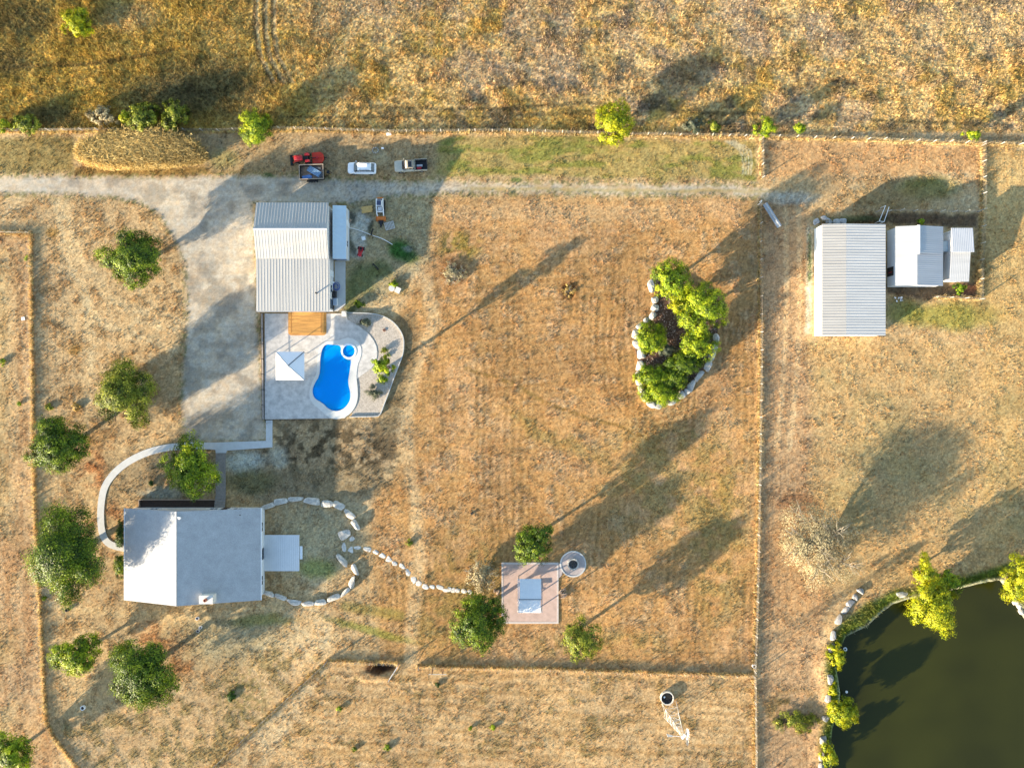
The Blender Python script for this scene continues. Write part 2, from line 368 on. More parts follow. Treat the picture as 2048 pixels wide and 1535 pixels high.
# fence-line strips
FD = np.full(PX.shape, 1e9)
for k, p in FENCES.items():
    FD = np.minimum(FD, seg_dist(PX+(WX-PX)*.15, PY+(WY-PY)*.15, p))
FD = np.minimum(FD, seg_dist(PX, PY, SHED_S))
strip = 1-sstep(2.0, 5.0, FD)
paint(strip, (226,194,138), .8)
# drive
dsd = poly_sd(PX+(WX-PX)*.55, PY+(WY-PY)*.55, DRIVE)
dm = 1-sstep(-9, 6, dsd + 8*(n2-.5))
coarse = sstep(600, 700, PX)
drv = np.array(lin((208,194,172)))*np.ones(PX.shape+(1,))
drv = drv*(1-.35*sstep(.5,.7,n1)[...,None]) + .35*sstep(.5,.7,n1)[...,None]*np.array(lin((222,196,162)))
drv = drv*(1-(.32*sstep(.5,.66,fbm(PX,PY,38,5,410.))*(PX<620))[...,None]) * (1-.12*sstep(.5,.6,fbm(PX,PY*4,30,3,433.))[...,None])
drv *= (1 + .25*(n3-.5)[...,None])
drv = drv*(1-(coarse*sstep(.5,.75,fbm(PX,PY,3.2,3,150.))*.45)[...,None])
rut = coarse*sstep(900,1000,PX)*sstep(.45,.62,fbm(PX,PY*2.5,30,4,14.))
C = C*(1-dm[...,None]) + drv*dm[...,None]
paint(dm*rut, (196,164,116), .7)
paint(dm*line([(900,378),(1540,382)], 7)*sstep(900,950,PX), (176,156,96), .6)
paint((1-sstep(3,10,np.abs(dsd)))*sstep(.5,.62,n3), (120,120,66), .6)
paint(blob(540,352,9,5,0,.4), (70,92,50), .8); paint(blob(1035,362,12,5), (110,130,60), .8)
paint(blob(1585,395,45,14), (206,198,190), .7)
# per-cell mottling (dry thatch)
mot = fbm(PX, PY, 3.2, 3, 77.); C *= (1 + (.75*(1-dm*.6)+.5*NF)[...,None]*(mot-.5)[...,None]*1.5)
tint = (fbm(PX, PY, 7, 3, 120.)-.5)[...,None]
C = np.clip(C*(1 + tint*np.array([.25,.0,-.3])), .004, 1)
ALB = 0.72
C = C*ALB*(1+.12*NF*(1-dm))[..., None]
C = C*.93 + .07*C.mean(-1, keepdims=True)
C = C*(1 + (1-dm)[..., None]*np.array([-.02, .02, -.06]))
# beyond the photographed land the paint settles to plain field tones
od = np.maximum(np.abs(GX)-89.5, np.abs(GY)-67.5); fo = sstep(0, 3, od)[..., None]
base_ = np.where((GY > 40)[..., None], np.array(lin((196,158,98))), np.array(lin((198,160,112))))*ALB*.9
C = C*(1-fo) + base_*fo
# heights
Z = .14*(n4-.5) + .05*(n2-.5) + (.10*NF + .035)*(n3-.5)
Z = Z*(1-fo[..., 0]); DS0 = 0
flat = np.zeros(PX.shape)
for x0,y0,x1,y1 in BUILD_RECTS+[(520,620,700,842),(195,880,560,1110),(425,895,460,1020)]:
    flat = np.maximum(flat, (1-sstep(0, 10, np.maximum(np.maximum(x0-PX, PX-x1), np.maximum(y0-PY, PY-y1)))))
flat = np.maximum(flat, 1-sstep(0,8,poly_sd(PX,PY,GARDEN))); flat = np.maximum(flat, dm*.8)
Z = Z*(1-flat) - .03*flat
Z = Z - 2.0*(1-sstep(-22, 26, psd)) + .35*(1-sstep(30,60,psd))*sstep(10,34,psd)
Z = Z - .55*blob(768,1338,22,10,0,.4) + .25*(1-sstep(.8,1.6,np.hypot((PX-745)/26,(PY-1352)/8)))
Z = Z - .4*blob(1137,582,9,12,0,.5) - .2*blob(905,548,12,10)
Z = Z - 1.9*(1-sstep(-6,-1.5,poly_sd(PX,PY,POOL))) 
Z = Z - 1.9*(1-sstep(9,11.5,np.hypot(PX-698,PY-702)))
# ground material
gm = bpy.data.materials.new('dry_ground'); gm.use_nodes = True; t = gm.node_tree; p = t.nodes['Principled BSDF']
p.inputs['Roughness'].default_value = .95; p.inputs['Specular IOR Level'].default_value = .1
at = t.nodes.new('ShaderNodeAttribute'); at.attribute_name = 'Col'
geo = t.nodes.new('ShaderNodeNewGeometry')
na = t.nodes.new('ShaderNodeTexNoise'); na.inputs['Scale'].default_value = 3.6; na.inputs['Detail'].default_value = 8; na.inputs['Roughness'].default_value = .75
nb = t.nodes.new('ShaderNodeTexNoise'); nb.inputs['Scale'].default_value = 12; nb.inputs['Detail'].default_value = 4
for n in (na, nb): t.links.new(geo.outputs['Position'], n.inputs['Vector'])
mr = t.nodes.new('ShaderNodeMapRange'); mr.inputs[1].default_value = .3; mr.inputs[2].default_value = .7; mr.inputs[3].default_value = .6; mr.inputs[4].default_value = 1.4
t.links.new(na.outputs['Fac'], mr.inputs[0])
mx = t.nodes.new('ShaderNodeVectorMath'); mx.operation = 'SCALE'
nl = t.nodes.new('ShaderNodeTexNoise'); nl.inputs['Scale'].default_value = .07; nl.inputs['Detail'].default_value = 7; nl.inputs['Roughness'].default_value = .65
t.links.new(geo.outputs['Position'], nl.inputs['Vector'])
cl_ = t.nodes.new('ShaderNodeValToRGB'); cl_.color_ramp.elements[0].position = .36; cl_.color_ramp.elements[0].color = (.72,.73,.74,1); cl_.color_ramp.elements[1].position = .64; cl_.color_ramp.elements[1].color = (1,.985,.93,1)
t.links.new(nl.outputs['Fac'], cl_.inputs[0])
mz = t.nodes.new('ShaderNodeVectorMath'); mz.operation = 'MULTIPLY'; t.links.new(at.outputs['Color'], mz.inputs[0]); t.links.new(cl_.outputs[0], mz.inputs[1])
mq = t.nodes.new('ShaderNodeVectorMath'); mq.operation = 'SCALE'; mq.inputs['Scale'].default_value = 1.14; t.links.new(mz.outputs[0], mq.inputs[0])
t.links.new(mq.outputs[0], mx.inputs[0]); t.links.new(mr.outputs[0], mx.inputs['Scale']); t.links.new(mx.outputs[0], p.inputs['Base Color'])
ad = t.nodes.new('ShaderNodeMath'); ad.operation = 'ADD'; t.links.new(na.outputs['Fac'], ad.inputs[0]); t.links.new(nb.outputs['Fac'], ad.inputs[1])
bp = t.nodes.new('ShaderNodeBump'); bp.inputs['Strength'].default_value = .75; bp.inputs['Distance'].default_value = .10
t.links.new(ad.outputs[0], bp.inputs['Height']); t.links.new(bp.outputs[0], p.inputs['Normal'])
gm2 = gm.copy(); gm2.name = 'gravel'
for n in gm2.node_tree.nodes:
    if n.bl_idname == 'ShaderNodeBump': n.inputs['Strength'].default_value = .3; n.inputs['Distance'].default_value = .04
    if n.bl_idname == 'ShaderNodeMapRange': n.inputs[3].default_value = .78; n.inputs[4].default_value = 1.22
ny, nx = PX.shape
idx = np.arange(ny*nx).reshape(ny, nx)
Fq = np.stack([idx[:-1,:-1], idx[:-1,1:], idx[1:,1:], idx[1:,:-1]], -1).reshape(-1, 4)
fm = (dsd[:-1,:-1] < -1).reshape(-1)
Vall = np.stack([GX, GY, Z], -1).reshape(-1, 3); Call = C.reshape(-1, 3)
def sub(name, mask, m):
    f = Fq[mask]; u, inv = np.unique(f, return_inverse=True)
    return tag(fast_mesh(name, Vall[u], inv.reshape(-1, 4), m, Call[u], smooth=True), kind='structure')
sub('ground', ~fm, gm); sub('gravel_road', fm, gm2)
x0g, y0g = -90, -68
def samp(A, x, y):
    i = np.clip(np.round((y-y0g)/D).astype(int)+len(far), 0, ny-1); j = np.clip(np.round((x-x0g)/D).astype(int)+len(far), 0, nx-1)
    return A[i, j]
def gz(x, y): return float(samp(Z, np.array([x]), np.array([y]))[0])

# ------------------------------------------------------------------ grass (uncountable)
def leafmat(name, transl=.3, rough=.6):
    m = bpy.data.materials.new(name); m.use_nodes = True; t = m.node_tree; p = t.nodes['Principled BSDF']; out = t.nodes['Material Output']
    a = t.nodes.new('ShaderNodeAttribute'); a.attribute_name = 'Col'
    p.inputs['Roughness'].default_value = rough; p.inputs['Specular IOR Level'].default_value = .25
    tr = t.nodes.new('ShaderNodeBsdfTranslucent'); mix = t.nodes.new('ShaderNodeMixShader'); mix.inputs[0].default_value = transl
    t.links.new(a.outputs['Color'], p.inputs['Base Color']); t.links.new(a.outputs['Color'], tr.inputs['Color'])
    t.links.new(p.outputs[0], mix.inputs[1]); t.links.new(tr.outputs[0], mix.inputs[2]); t.links.new(mix.outputs[0], out.inputs['Surface'])
    return m
GRASS = leafmat('dry_grass_blades', .3, .8); LEAF = leafmat('foliage_leaves', .22, .5)
nog = np.zeros(PX.shape)
for x0,y0,x1,y1 in BUILD_RECTS: nog = np.maximum(nog, (PX>x0-2)&(PX<x1+2)&(PY>y0-2)&(PY<y1+2))
for pl in (PATIO, GARDEN, ISLAND): nog = np.maximum(nog, poly_sd(PX,PY,pl) < 1)
for q_ in TRK: nog = np.maximum(nog, seg_dist(PX,PY,q_) < 2.2)
nog = np.maximum(nog, seg_dist(PX,PY,WALK) < 8); nog = np.maximum(nog, seg_dist(PX,PY,WALKC) < 7)
nog = np.maximum(nog, (PX>426)&(PX<458)&(PY>890)&(PY<1015)); nog = np.maximum(nog, (PX>278)&(PX<434)&(PY>995)&(PY<1016))
nog = np.maximum(nog, np.hypot(PX-1146,PY-1127) < 28); nog = np.maximum(nog, psd < 9); nog = np.maximum(nog, np.hypot(PX-1333,PY-1392)<14)
nog = np.maximum(nog, (PX>520)&(PX<532)&(PY>620)&(PY<842))
def tufts(name, n, dens, hmap, wd, blades, label, jitter=.35, bright=1.0, leanf=.6):
    x = rng.uniform(-89, 89, n); y = rng.uniform(-67, 67, n)
    keep = rng.random(n) < samp(dens*(1-nog), x, y); x = x[keep]; y = y[keep]; n = len(x)
    h = samp(hmap, x, y)*rng.uniform(.5, 1.4, n); z = samp(Z, x, y); c = samp(C, x, y)
    c = c*rng.uniform(1-jitter, 1+jitter, (n,1))*(1+rng.uniform(-.08,.08,(n,3)))*bright
    B = blades; X = np.repeat(x,B); Y = np.repeat(y,B); Zb = np.repeat(z,B); Hh = np.repeat(h,B)*rng.uniform(.6,1.15,n*B)
    a = rng.uniform(0, 2*np.pi, n*B); ws = wd*rng.uniform(.6,1.3,n*B)
    X = X+rng.normal(0,.35,n*B)*Hh*.5; Y = Y+rng.normal(0,.35,n*B)*Hh*.5
    la = rng.uniform(0, 2*np.pi, n*B); ll = Hh*leanf*rng.uniform(.3,1.3,n*B)
    V = np.empty((n*B,3,3)); V[:,0] = np.stack([X-np.cos(a)*ws/2, Y-np.sin(a)*ws/2, Zb-.02],-1)
    V[:,1] = np.stack([X+np.cos(a)*ws/2, Y+np.sin(a)*ws/2, Zb-.02],-1)
    V[:,2] = np.stack([X+np.cos(la)*ll, Y+np.sin(la)*ll, Zb+Hh],-1)
    cc = np.repeat(np.clip(np.repeat(c,B,0)*rng.uniform(.8,1.25,(n*B,1)),0,1)[:,None,:],3,1)
    o = fast_mesh(name, V.reshape(-1,3), np.arange(n*B*3).reshape(-1,3), GRASS, cc.reshape(-1,3))
    return tag(o, label, 'grass', None, 'stuff')
lawnmask = (1-NF)*(1-dm)*(1-strip)
tufts('short_grass', 330000, lawnmask*(.45+.55*sstep(.35,.6,n2)), .07+.10*sstep(.4,.7,n2)+.10*sstep(.5,.7,fbm(PX,PY,12,3,200.)), .10, 3, 'short dry grass stubble over the lawns and paddocks', .3, 1.12)
tallm = sstep(.45,.7,fbm(PX,PY,26,4,300.))
tufts('tall_field_grass', 620000, NF*np.ones(PX.shape), .16+.30*tallm+.2*west_olive, .085, 4, 'rough tall dry grass filling the field north of the long fence', .45, 1.15)
tufts('fence_line_grass', 900000, (1-sstep(2.2,4.6,FD))*(1-NF*.5), .64+.12*n2, .09, 5, 'uncut straw coloured grass strips growing under the fences', .25, 1.1, .45)
weed = np.clip((1-sstep(16,40,psd))*sstep(8,12,psd) + line([(1618,455),(1617,560)],8) + line([(1630,447),(1760,447)],8) + .8*line([(1656,1535),(1668,1330),(1690,1250),(1740,1215)],18)*sstep(4,8,psd), 0, 1)
tufts('bank_weeds', 500000, weed, .3+.3*n2, .10, 5, 'green weeds along the pond bank and barn footing', .35, 1.1)
# ------------------------------------------------------------------ water
pm = bpy.data.materials.new('pond_water'); pm.use_nodes = True; t = pm.node_tree; p = t.nodes['Principled BSDF']
p.inputs['Base Color'].default_value = (.052, .056, .010, 1); p.inputs['Roughness'].default_value = .12; p.inputs['IOR'].default_value = 1.33
n = t.nodes.new('ShaderNodeTexNoise'); n.inputs['Scale'].default_value = 1.2; n.inputs['Detail'].default_value = 3
g = t.nodes.new('ShaderNodeNewGeometry'); t.links.new(g.outputs['Position'], n.inputs['Vector'])
b = t.nodes.new('ShaderNodeBump'); b.inputs['Strength'].default_value = .05; b.inputs['Distance'].default_value = .05
t.links.new(n.outputs['Fac'], b.inputs['Height']); t.links.new(b.outputs[0], p.inputs['Normal'])
n2_ = t.nodes.new('ShaderNodeTexNoise'); n2_.inputs['Scale'].default_value = .08; t.links.new(g.outputs['Position'], n2_.inputs['Vector'])
cr = t.nodes.new('ShaderNodeValToRGB'); cr.color_ramp.elements[0].color = (.021,.0225,.0035,1); cr.color_ramp.elements[1].color = (.029,.031,.0045,1)
cr.color_ramp.elements[0].position = .35; cr.color_ramp.elements[1].position = .65
t.links.new(n2_.outputs['Fac'], cr.inputs[0]); t.links.new(cr.outputs[0], p.inputs['Base Color'])
def grow(pts, d):
    cx = sum(p[0] for p in pts)/len(pts); cy = sum(p[1] for p in pts)/len(pts); o = []
    for x, y in pts:
        L = math.hypot(x-cx, y-cy); o.append((x+(x-cx)/L*d, y+(y-cy)/L*d))
    return o
mb = MB(); mb.prism(Wp(grow(POND, 26)), -.80, -.78); tag(mb.build('pond_water', pm), kind='structure')

# ------------------------------------------------------------------ materials
M_conc = mat('pale_concrete', (.46,.46,.44), .85, .12, .8, .15, 30)
M_conc2 = mat('path_concrete', (.50,.50,.48), .85, .07, 1.2, .1, 30)
M_stamp = mat('stamped_concrete', (.48,.455,.42), .75, .26, 1.1, .3, 6)
M_cope = mat('pool_coping', (.58,.57,.53), .7, .06, 1.5, .1, 20)
M_white = mat('white_paint', (.78,.78,.78), .5, .04, 1)
M_wall = mat('pale_wall', (.60,.60,.60), .6, .06, .6)
M_metal = mat('galvanised_roof', (.39,.38,.355), .6, .09, .5, stretch=(3,.25,1))
M_metal2 = mat('grey_ribbed_roof', (.36,.35,.33), .6, .10, .5, stretch=(.3,3,1))
M_metal3 = mat('pale_ribbed_roof', (.38,.39,.40), .6, .08, .4, stretch=(.3,3,1))
M_steel = mat('galvanised_steel', (.42,.43,.44), .45, .15, 3, metal=.5)
M_black = mat('black_metal', (.015,.015,.017), .45, .2, 3)
M_dark = mat('dark_opening', (.02,.018,.016), .8, .2, 3)
M_glass = mat('dark_glass', (.015,.02,.03), .08, .1, 1, spec=.8)
M_tyre = mat('tyre_rubber', (.02,.02,.02), .85, .2, 8)
M_rim = mat('wheel_rim', (.35,.35,.36), .35, .1, 5, metal=.7)
M_wood = mat('cedar_boards', (.44,.23,.06), .6, .38, 1.2, .2, 25, stretch=(.35,5.5,1))
M_wood2 = mat('new_lumber', (.62,.40,.14), .7, .15, 3)
M_grey_wood = mat('weathered_wood', (.26,.23,.20), .85, .2, 3, .2, 20)
M_brown = mat('dark_brown_wood', (.05,.03,.02), .8, .3, 3)
M_post = mat('post_metal', (.55,.50,.42), .7, .15, 4)
M_wire = mat('wire', (.30,.29,.27), .6, .1, 4, metal=.4)
M_rock = mat('limestone', (.42,.40,.36), .9, .35, 1.8, .8, 7)
M_step = mat('flat_limestone', (.56,.53,.47), .9, .25, 2.5, .6, 8)
M_bark = mat('trunk_bark', (.10,.075,.055), .9, .3, 6, .6, 12)
M_pink = mat('rosy_concrete', (.44,.32,.27), .85, .14, .9, .15, 20)
M_red = mat('red_paint', (.45,.02,.025), .4, .1, 2)
M_mower = mat('orange_red_paint', (.55,.035,.012), .45, .12, 2)
M_orange = mat('orange_paint', (.55,.16,.02), .5, .15, 3)
M_sand = mat('pea_gravel', (.40,.35,.29), .95, .3, 4, 1.0, 14, coord='Object')
M_mulch = mat('bark_mulch', (.10,.055,.035), .95, .6, 6, 1, 15)
def shingle(name, c):
    m = mat(name, c, .9, .1, .7)
    t = m.node_tree; p = t.nodes['Principled BSDF']; tc = t.nodes['Texture Coordinate']
    v = t.nodes.new('ShaderNodeTexNoise'); v.inputs['Scale'].default_value = 7; v.inputs['Detail'].default_value = 4; t.links.new(tc.outputs['Object'], v.inputs['Vector'])
    mr = t.nodes.new('ShaderNodeMapRange'); mr.inputs[1].default_value = .3; mr.inputs[2].default_value = .7; mr.inputs[3].default_value = .86; mr.inputs[4].default_value = 1.12
    s_ = t.nodes.new('ShaderNodeVectorMath'); s_.operation = 'SCALE'
    src = p.inputs['Base Color'].links[0].from_socket
    t.links.new(v.outputs['Fac'], mr.inputs[0]); t.links.new(src, s_.inputs[0]); t.links.new(mr.outputs[0], s_.inputs['Scale']); t.links.new(s_.outputs[0], p.inputs['Base Color'])
    br = t.nodes.new('ShaderNodeTexBrick'); br.inputs['Scale'].default_value = 1.0; br.inputs['Brick Width'].default_value = .9; br.inputs['Row Height'].default_value = .16; br.inputs['Mortar Size'].default_value = .012
    rot = t.nodes.new('ShaderNodeMapping'); rot.inputs['Rotation'].default_value = (0,0,math.pi/2); t.links.new(tc.outputs['Object'], rot.inputs[0]); t.links.new(rot.outputs[0], br.inputs['Vector'])
    bp = t.nodes.new('ShaderNodeBump'); bp.inputs['Strength'].default_value = .3; bp.inputs['Distance'].default_value = .02; bp.invert = True
    t.links.new(br.outputs['Fac'], bp.inputs['Height']); t.links.new(bp.outputs[0], p.inputs['Normal'])
    return m
M_shingle = shingle('pale_shingles', (.37,.375,.375))

# a ribbed sheet: corners a-b along the ribs at one side, d-c at the other; ribs run from a to b
def ribbed(a, b, c, d, step, rw=.09, rh=.055, th=.05):
    a, b, c, d = map(Vector, (a, b, c, d)); n = (b-a).cross(d-a).normalized()
    if n.z < 0: n = -n
    Wd = (d-a).length; k = max(2, int(round(Wd/step))); us = [(0, 0)]
    for i in range(k):
        u = (i+.5)/k; e = rw/2/Wd
        us += [(u-e*1.35, 0), (u-e*.6, rh), (u+e*.6, rh), (u+e*1.35, 0)]
    us.append((1, 0)); m = MB(); vs = []
    for u, h in us:
        vs += [a.lerp(d, u)+n*h, b.lerp(c, u)+n*h, a.lerp(d, u)-n*th, b.lerp(c, u)-n*th]
    fs = []
    for i in range(len(us)-1):
        q = 4*i; fs += [(q, q+1, q+5, q+4), (q+2, q+6, q+7, q+3), (q, q+4, q+6, q+2), (q+1, q+3, q+7, q+5)]
    L = 4*(len(us)-1); fs += [(0, 2, 3, 1), (L, L+1, L+3, L+2)]
    m.add(vs, fs); b_ = m
    return b_
def slab(a, b, c, d, th):
    a, b, c, d = map(Vector, (a, b, c, d)); n = (b-a).cross(d-a).normalized()
    if n.z < 0: n = -n
    vs = [a, b, c, d, a-n*th, b-n*th, c-n*th, d-n*th]
    return MB().add(vs, [(0,1,2,3),(7,6,5,4),(0,4,5,1),(1,5,6,2),(2,6,7,3),(3,7,4,0)])
def child_local(root): pass
def window(parent, x, y, z, wd, ht, face, m=None):
    """window set 3 cm proud of a wall; face = outward axis 'E','W','S','N'"""
    d = .03
    def bx(nm, mm, par, u0, u1, z0, z1, o0, o1):
        if face == 'E': return box_o(nm, mm, par, x+o0, x+o1, y+u0, y+u1, z0, z1)
        if face == 'W': return box_o(nm, mm, par, x-o1, x-o0, y+u0, y+u1, z0, z1)
        if face == 'N': return box_o(nm, mm, par, x+u0, x+u1, y+o0, y+o1, z0, z1)
        return box_o(nm, mm, par, x+u0, x+u1, y-o1, y-o0, z0, z1)
    f = bx('window', m or M_glass, parent, -wd/2, wd/2, z, z+ht, .002, .02)
    fm_ = MB(); t_ = .06
    for (u0,u1,z0,z1) in ((-wd/2-t_, wd/2+t_, z-t_, z), (-wd/2-t_, wd/2+t_, z+ht, z+ht+t_), (-wd/2-t_, -wd/2, z, z+ht), (wd/2, wd/2+t_, z, z+ht), (-.02,.02,z,z+ht)):
        if face == 'E': fm_.box(x+.003, x+.05, y+u0, y+u1, z0, z1)
        elif face == 'W': fm_.box(x-.05, x-.003, y+u0, y+u1, z0, z1)
        elif face == 'N': fm_.box(x+u0, x+u1, y+.003, y+.05, z0, z1)
        else: fm_.box(x+u0, x+u1, y-.05, y-.003, z0, z1)
    fm_.build('frame', M_white, f)
    return f
def door(parent, x, y, wd, ht, face, m, z=.05, handle=True):
    def bx(nm, mm, par, u0, u1, z0, z1, o0, o1):
        if face == 'E': return box_o(nm, mm, par, x+o0, x+o1, y+u0, y+u1, z0, z1)
        if face == 'W': return box_o(nm, mm, par, x-o1, x-o0, y+u0, y+u1, z0, z1)
        if face == 'N': return box_o(nm, mm, par, x+u0, x+u1, y+o0, y+o1, z0, z1)
        return box_o(nm, mm, par, x+u0, x+u1, y-o1, y-o0, z0, z1)
    d = bx('door', m, parent, -wd/2, wd/2, z, z+ht, .003, .06)
    if handle: bx('handle', M_steel, d, wd/2-.16, wd/2-.06, z+ht*.45, z+ht*.45+.1, .061, .12)
    return d

# ------------------------------------------------------------------ long workshop barn beside the pool
def gable_wall(mb, x0, x1, prof):
    """prof: list of (y,z) polygon in the y-z plane, extruded from x0 to x1"""
    n = len(prof); vs = [(x0, y, z) for y, z in prof]+[(x1, y, z) for y, z in prof]
    fs = [tuple(range(n)), tuple(range(2*n-1, n-1, -1))]+[(i, i+n, (i+1)%n+n, (i+1)%n) for i in range(n)]
    return mb.add(vs, fs)
bx0, bx1 = -42.0, -30.1; N_, Rg, Sm, So = 29.75, 25.2, 20.5, 12.0
e0, rz_, e1, e2 = 4.25, 5.6, 4.35, 4.0
barn = empty('workshop_barn', (0, 0, 0), 0, 'long grey metal workshop barn between the gravel drive and the skid steer', 'barn')
mb = MB(); gable_wall(mb, bx0+.25, bx1-.25, [(So+.3,-.2),(So+.3,e2-.12),(Sm,e1-.14),(Rg,rz_-.14),(N_-.25,e0-.16),(N_-.25,-.2)]); mb.build('wall', M_wall, barn)
ribbed((bx0,N_,e0),(bx0,Rg,rz_),(bx1,Rg,rz_),(bx1,N_,e0),.5,.08,.03).build('roof', M_metal, barn)
ribbed((bx0,Sm,e1),(bx0,Rg-.01,rz_),(bx1,Rg-.01,rz_),(bx1,Sm,e1),.5,.08,.03).build('roof', M_metal, barn)
ribbed((bx0,So,e2),(bx0,Sm-.02,e1-.02),(bx1+.1,Sm-.02,e1-.02),(bx1+.1,So,e2),.5,.08,.03).build('roof', M_metal, barn)
MB().add([(bx0-.03,Rg-.22,rz_-.02),(bx1+.03,Rg-.22,rz_-.02),(bx1+.03,Rg,rz_+.11),(bx0-.03,Rg,rz_+.11),(bx1+.03,Rg+.22,rz_-.02),(bx0-.03,Rg+.22,rz_-.02)],[(0,1,2,3),(3,2,4,5),(0,3,5),(1,4,2),(0,5,4,1)]).build('ridge_cap', M_metal3, barn)
MB().tube([(-32.1,14.9,3.9),(-32.1,14.9,4.75)],.12,10).build('vent_pipe', M_black, barn)
for x in (bx0+.02, bx1-.02): MB().box(x-.07, x+.07, So, Sm, e2-.28, e2-.02).build('fascia', M_white, barn)
MB().box(bx0-.03,bx1+.13,So-.14,So-.01,e2-.16,e2-.02).build('gutter', M_steel, barn)
door(barn, bx1-.25, 18.6, 1.0, 2.1, 'E', M_white); window(barn, bx1-.25, 16.0, 1.1, 1.2, 1.0, 'E'); door(barn, bx1-.25, 13.4, 1.6, 2.2, 'E', M_glass)
door(barn, bx0+.25, 26, 3.6, 3.4, 'W', M_white, handle=False); door(barn, bx0+.25, 20, 3.2, 3.0, 'W', M_white, handle=False)
window(barn, -35, So+.3, 1.1, 1.6, 1.1, 'S'); door(barn, -33, So+.3, 1.8, 2.1, 'S', M_glass)
# lean-to on its east side
lt = empty('lean_to_shed', (0,0,0), 0, 'narrow light blue metal lean-to on the east side of the workshop barn', 'lean-to')
ribbed((-29.72,29.6,3.15),(-27.55,29.6,2.75),(-27.55,20.75,2.75),(-29.72,20.75,3.15),.46,.05,.02).build('roof', mat('light_blue_sheet',(.50,.60,.66),.4,.05,.5), lt)
mb = MB()
for (a0,a1,b0,b1) in ((-27.75,-27.65,20.9,29.4),(-29.8,-27.76,29.3,29.4),(-29.8,-27.76,20.9,21.0)): mb.box(a0,a1,b0,b1,-.2,2.62)
mb.build('wall', M_wall, lt)
box_o('fascia', mat('blue_trim',(.05,.09,.16),.5), lt, -29.7,-27.5,20.58,20.7,2.6,2.8)
door(lt, -27.65, 27, 1.0, 2.0, 'E', M_white)
window(lt, -27.65, 23.5, 1.1, 1.0, .8, 'E')

# ------------------------------------------------------------------ eastern barns
eb = empty('big_metal_barn', (0,0,0), 0, 'largest metal barn, ribbed grey roof and bright white wall, east of the long paddock fence', 'barn')
X0, XR, X1, Y1, Y0 = 51.3, 55.2, 61.9, 26.45, 8.0
mb = MB(); n_ = [(X0+.1,-.2),(X1-.1,-.2),(X1-.1,2.95),(XR,3.25),(X0+.1,3.1)]
vs = [(x,Y0+.15,z) for x,z in n_]+[(x,Y1-.15,z) for x,z in n_]; k = 5
mb.add(vs, [tuple(range(k)), tuple(range(2*k-1,k-1,-1))]+[(i,i+k,(i+1)%k+k,(i+1)%k) for i in range(k)]); mb.build('wall', mat('bright_white_wall',(.80,.80,.80),.5,.03,.5), eb)
ribbed((X0,Y0,3.25),(XR,Y0,3.5),(XR,Y1,3.5),(X0,Y1,3.25),.46,.07,.04).build('roof', M_metal2, eb)
ribbed((XR+.01,Y0,3.5),(X1,Y0,3.15),(X1,Y1,3.15),(XR+.01,Y1,3.5),.46,.07,.035).build('roof', mat('newer_ribbed_roof',(.43,.43,.42),.6,.08,.5,stretch=(.3,3,1)), eb)
door(eb, X0+.1, 12, 3.4, 2.6, 'W', M_white, handle=False); door(eb, X0+.1, 21, 3.4, 2.6, 'W', M_white, handle=False)
window(eb, 58.5, Y0+.15, 1.2, 1.2, .9, 'S')
sh = empty('middle_shed', (0,0,0), 0, 'middle shed with pale blue ribbed roof in two offset halves, close beside the largest barn', 'shed')
ax0, axr, ax1, ay1, ay0, ayc = 63.7, 67.2, 71.7, 26.15, 16.3, 21.5
mb = MB()
def yprism(mb, n_, y0, y1):
    k = len(n_); vs = [(x,y0,z) for x,z in n_]+[(x,y1,z) for x,z in n_]
    return mb.add(vs, [tuple(range(k)), tuple(range(2*k-1,k-1,-1))]+[(i,i+k,(i+1)%k+k,(i+1)%k) for i in range(k)])
yprism(mb, [(ax0+.1,-.2),(ax1-.1,-.2),(ax1-.1,2.55),(axr,3.4),(ax0+.1,2.7)], ay0+.15, ay1-.15); mb.build('wall', M_wall, sh)
ribbed((ax0,ay0,2.85),(axr-.25,ay0,3.5),(axr-.25,ay1,3.5),(ax0,ay1,2.85),.34,.05,.015).build('roof', M_metal3, sh)
ribbed((axr-.24,ay0,3.5),(ax1,ay0,2.65),(ax1,ayc,2.65),(axr-.24,ayc,3.5),.34,.05,.015).build('roof', M_metal3, sh)
ribbed((axr+.1,ayc+.02,3.62),(ax1,ayc+.02,2.72),(ax1,ay1,2.72),(axr+.1,ay1,3.62),.34,.05,.015).build('roof', M_metal3, sh)
MB().box(axr-.22,axr+.12,ayc,ay1+.05,3.45,3.68).build('ridge_cap', M_white, sh)
d_ = door(sh, ax0+.1, 18.9, 1.5, 2.0, 'W', M_dark, handle=False); box_o('handle', M_red, d_, ax0+.0, ax0+.035, 18.7, 18.8, .6, 1.7)
sm = empty('small_shed', (0,0,0), 0, 'smallest shed, with stepped pale ribbed roof, next to the easternmost fence', 'shed')
mb = MB(); mb.box(73.25,76.2,22.0,25.6,-.2,2.9); mb.box(73.2,76.1,17.3,22.0,-.2,2.1); mb.build('wall', M_wall, sm)
ribbed((72.85,25.85,3.0),(72.85,21.8,3.4),(76.45,21.8,3.4),(76.45,25.85,3.0),.3,.05,.015).build('roof', mat('shed_roof_grey',(.46,.47,.49),.6,.06,.5), sm)
ribbed((73.0,17.05,2.3),(73.0,22.02,2.75),(76.25,22.02,2.75),(76.25,17.05,2.3),.3,.05,.015).build('roof', M_metal3, sm)
d_ = door(sm, 73.25, 24.6, 1.0, 2.0, 'W', M_white); box_o('lean_to_panel', mat('muted_blue_sheet',(.25,.36,.45),.5), sm, 71.9,73.2,22.2,24.0,1.5,1.56)  # side panel in one even muted blue
box_o('post', M_grey_wood, sm, 71.9,72.0,22.2,22.3,-.1,1.499); box_o('post', M_grey_wood, sm, 71.9,72.0,23.9,24.0,-.1,1.499)

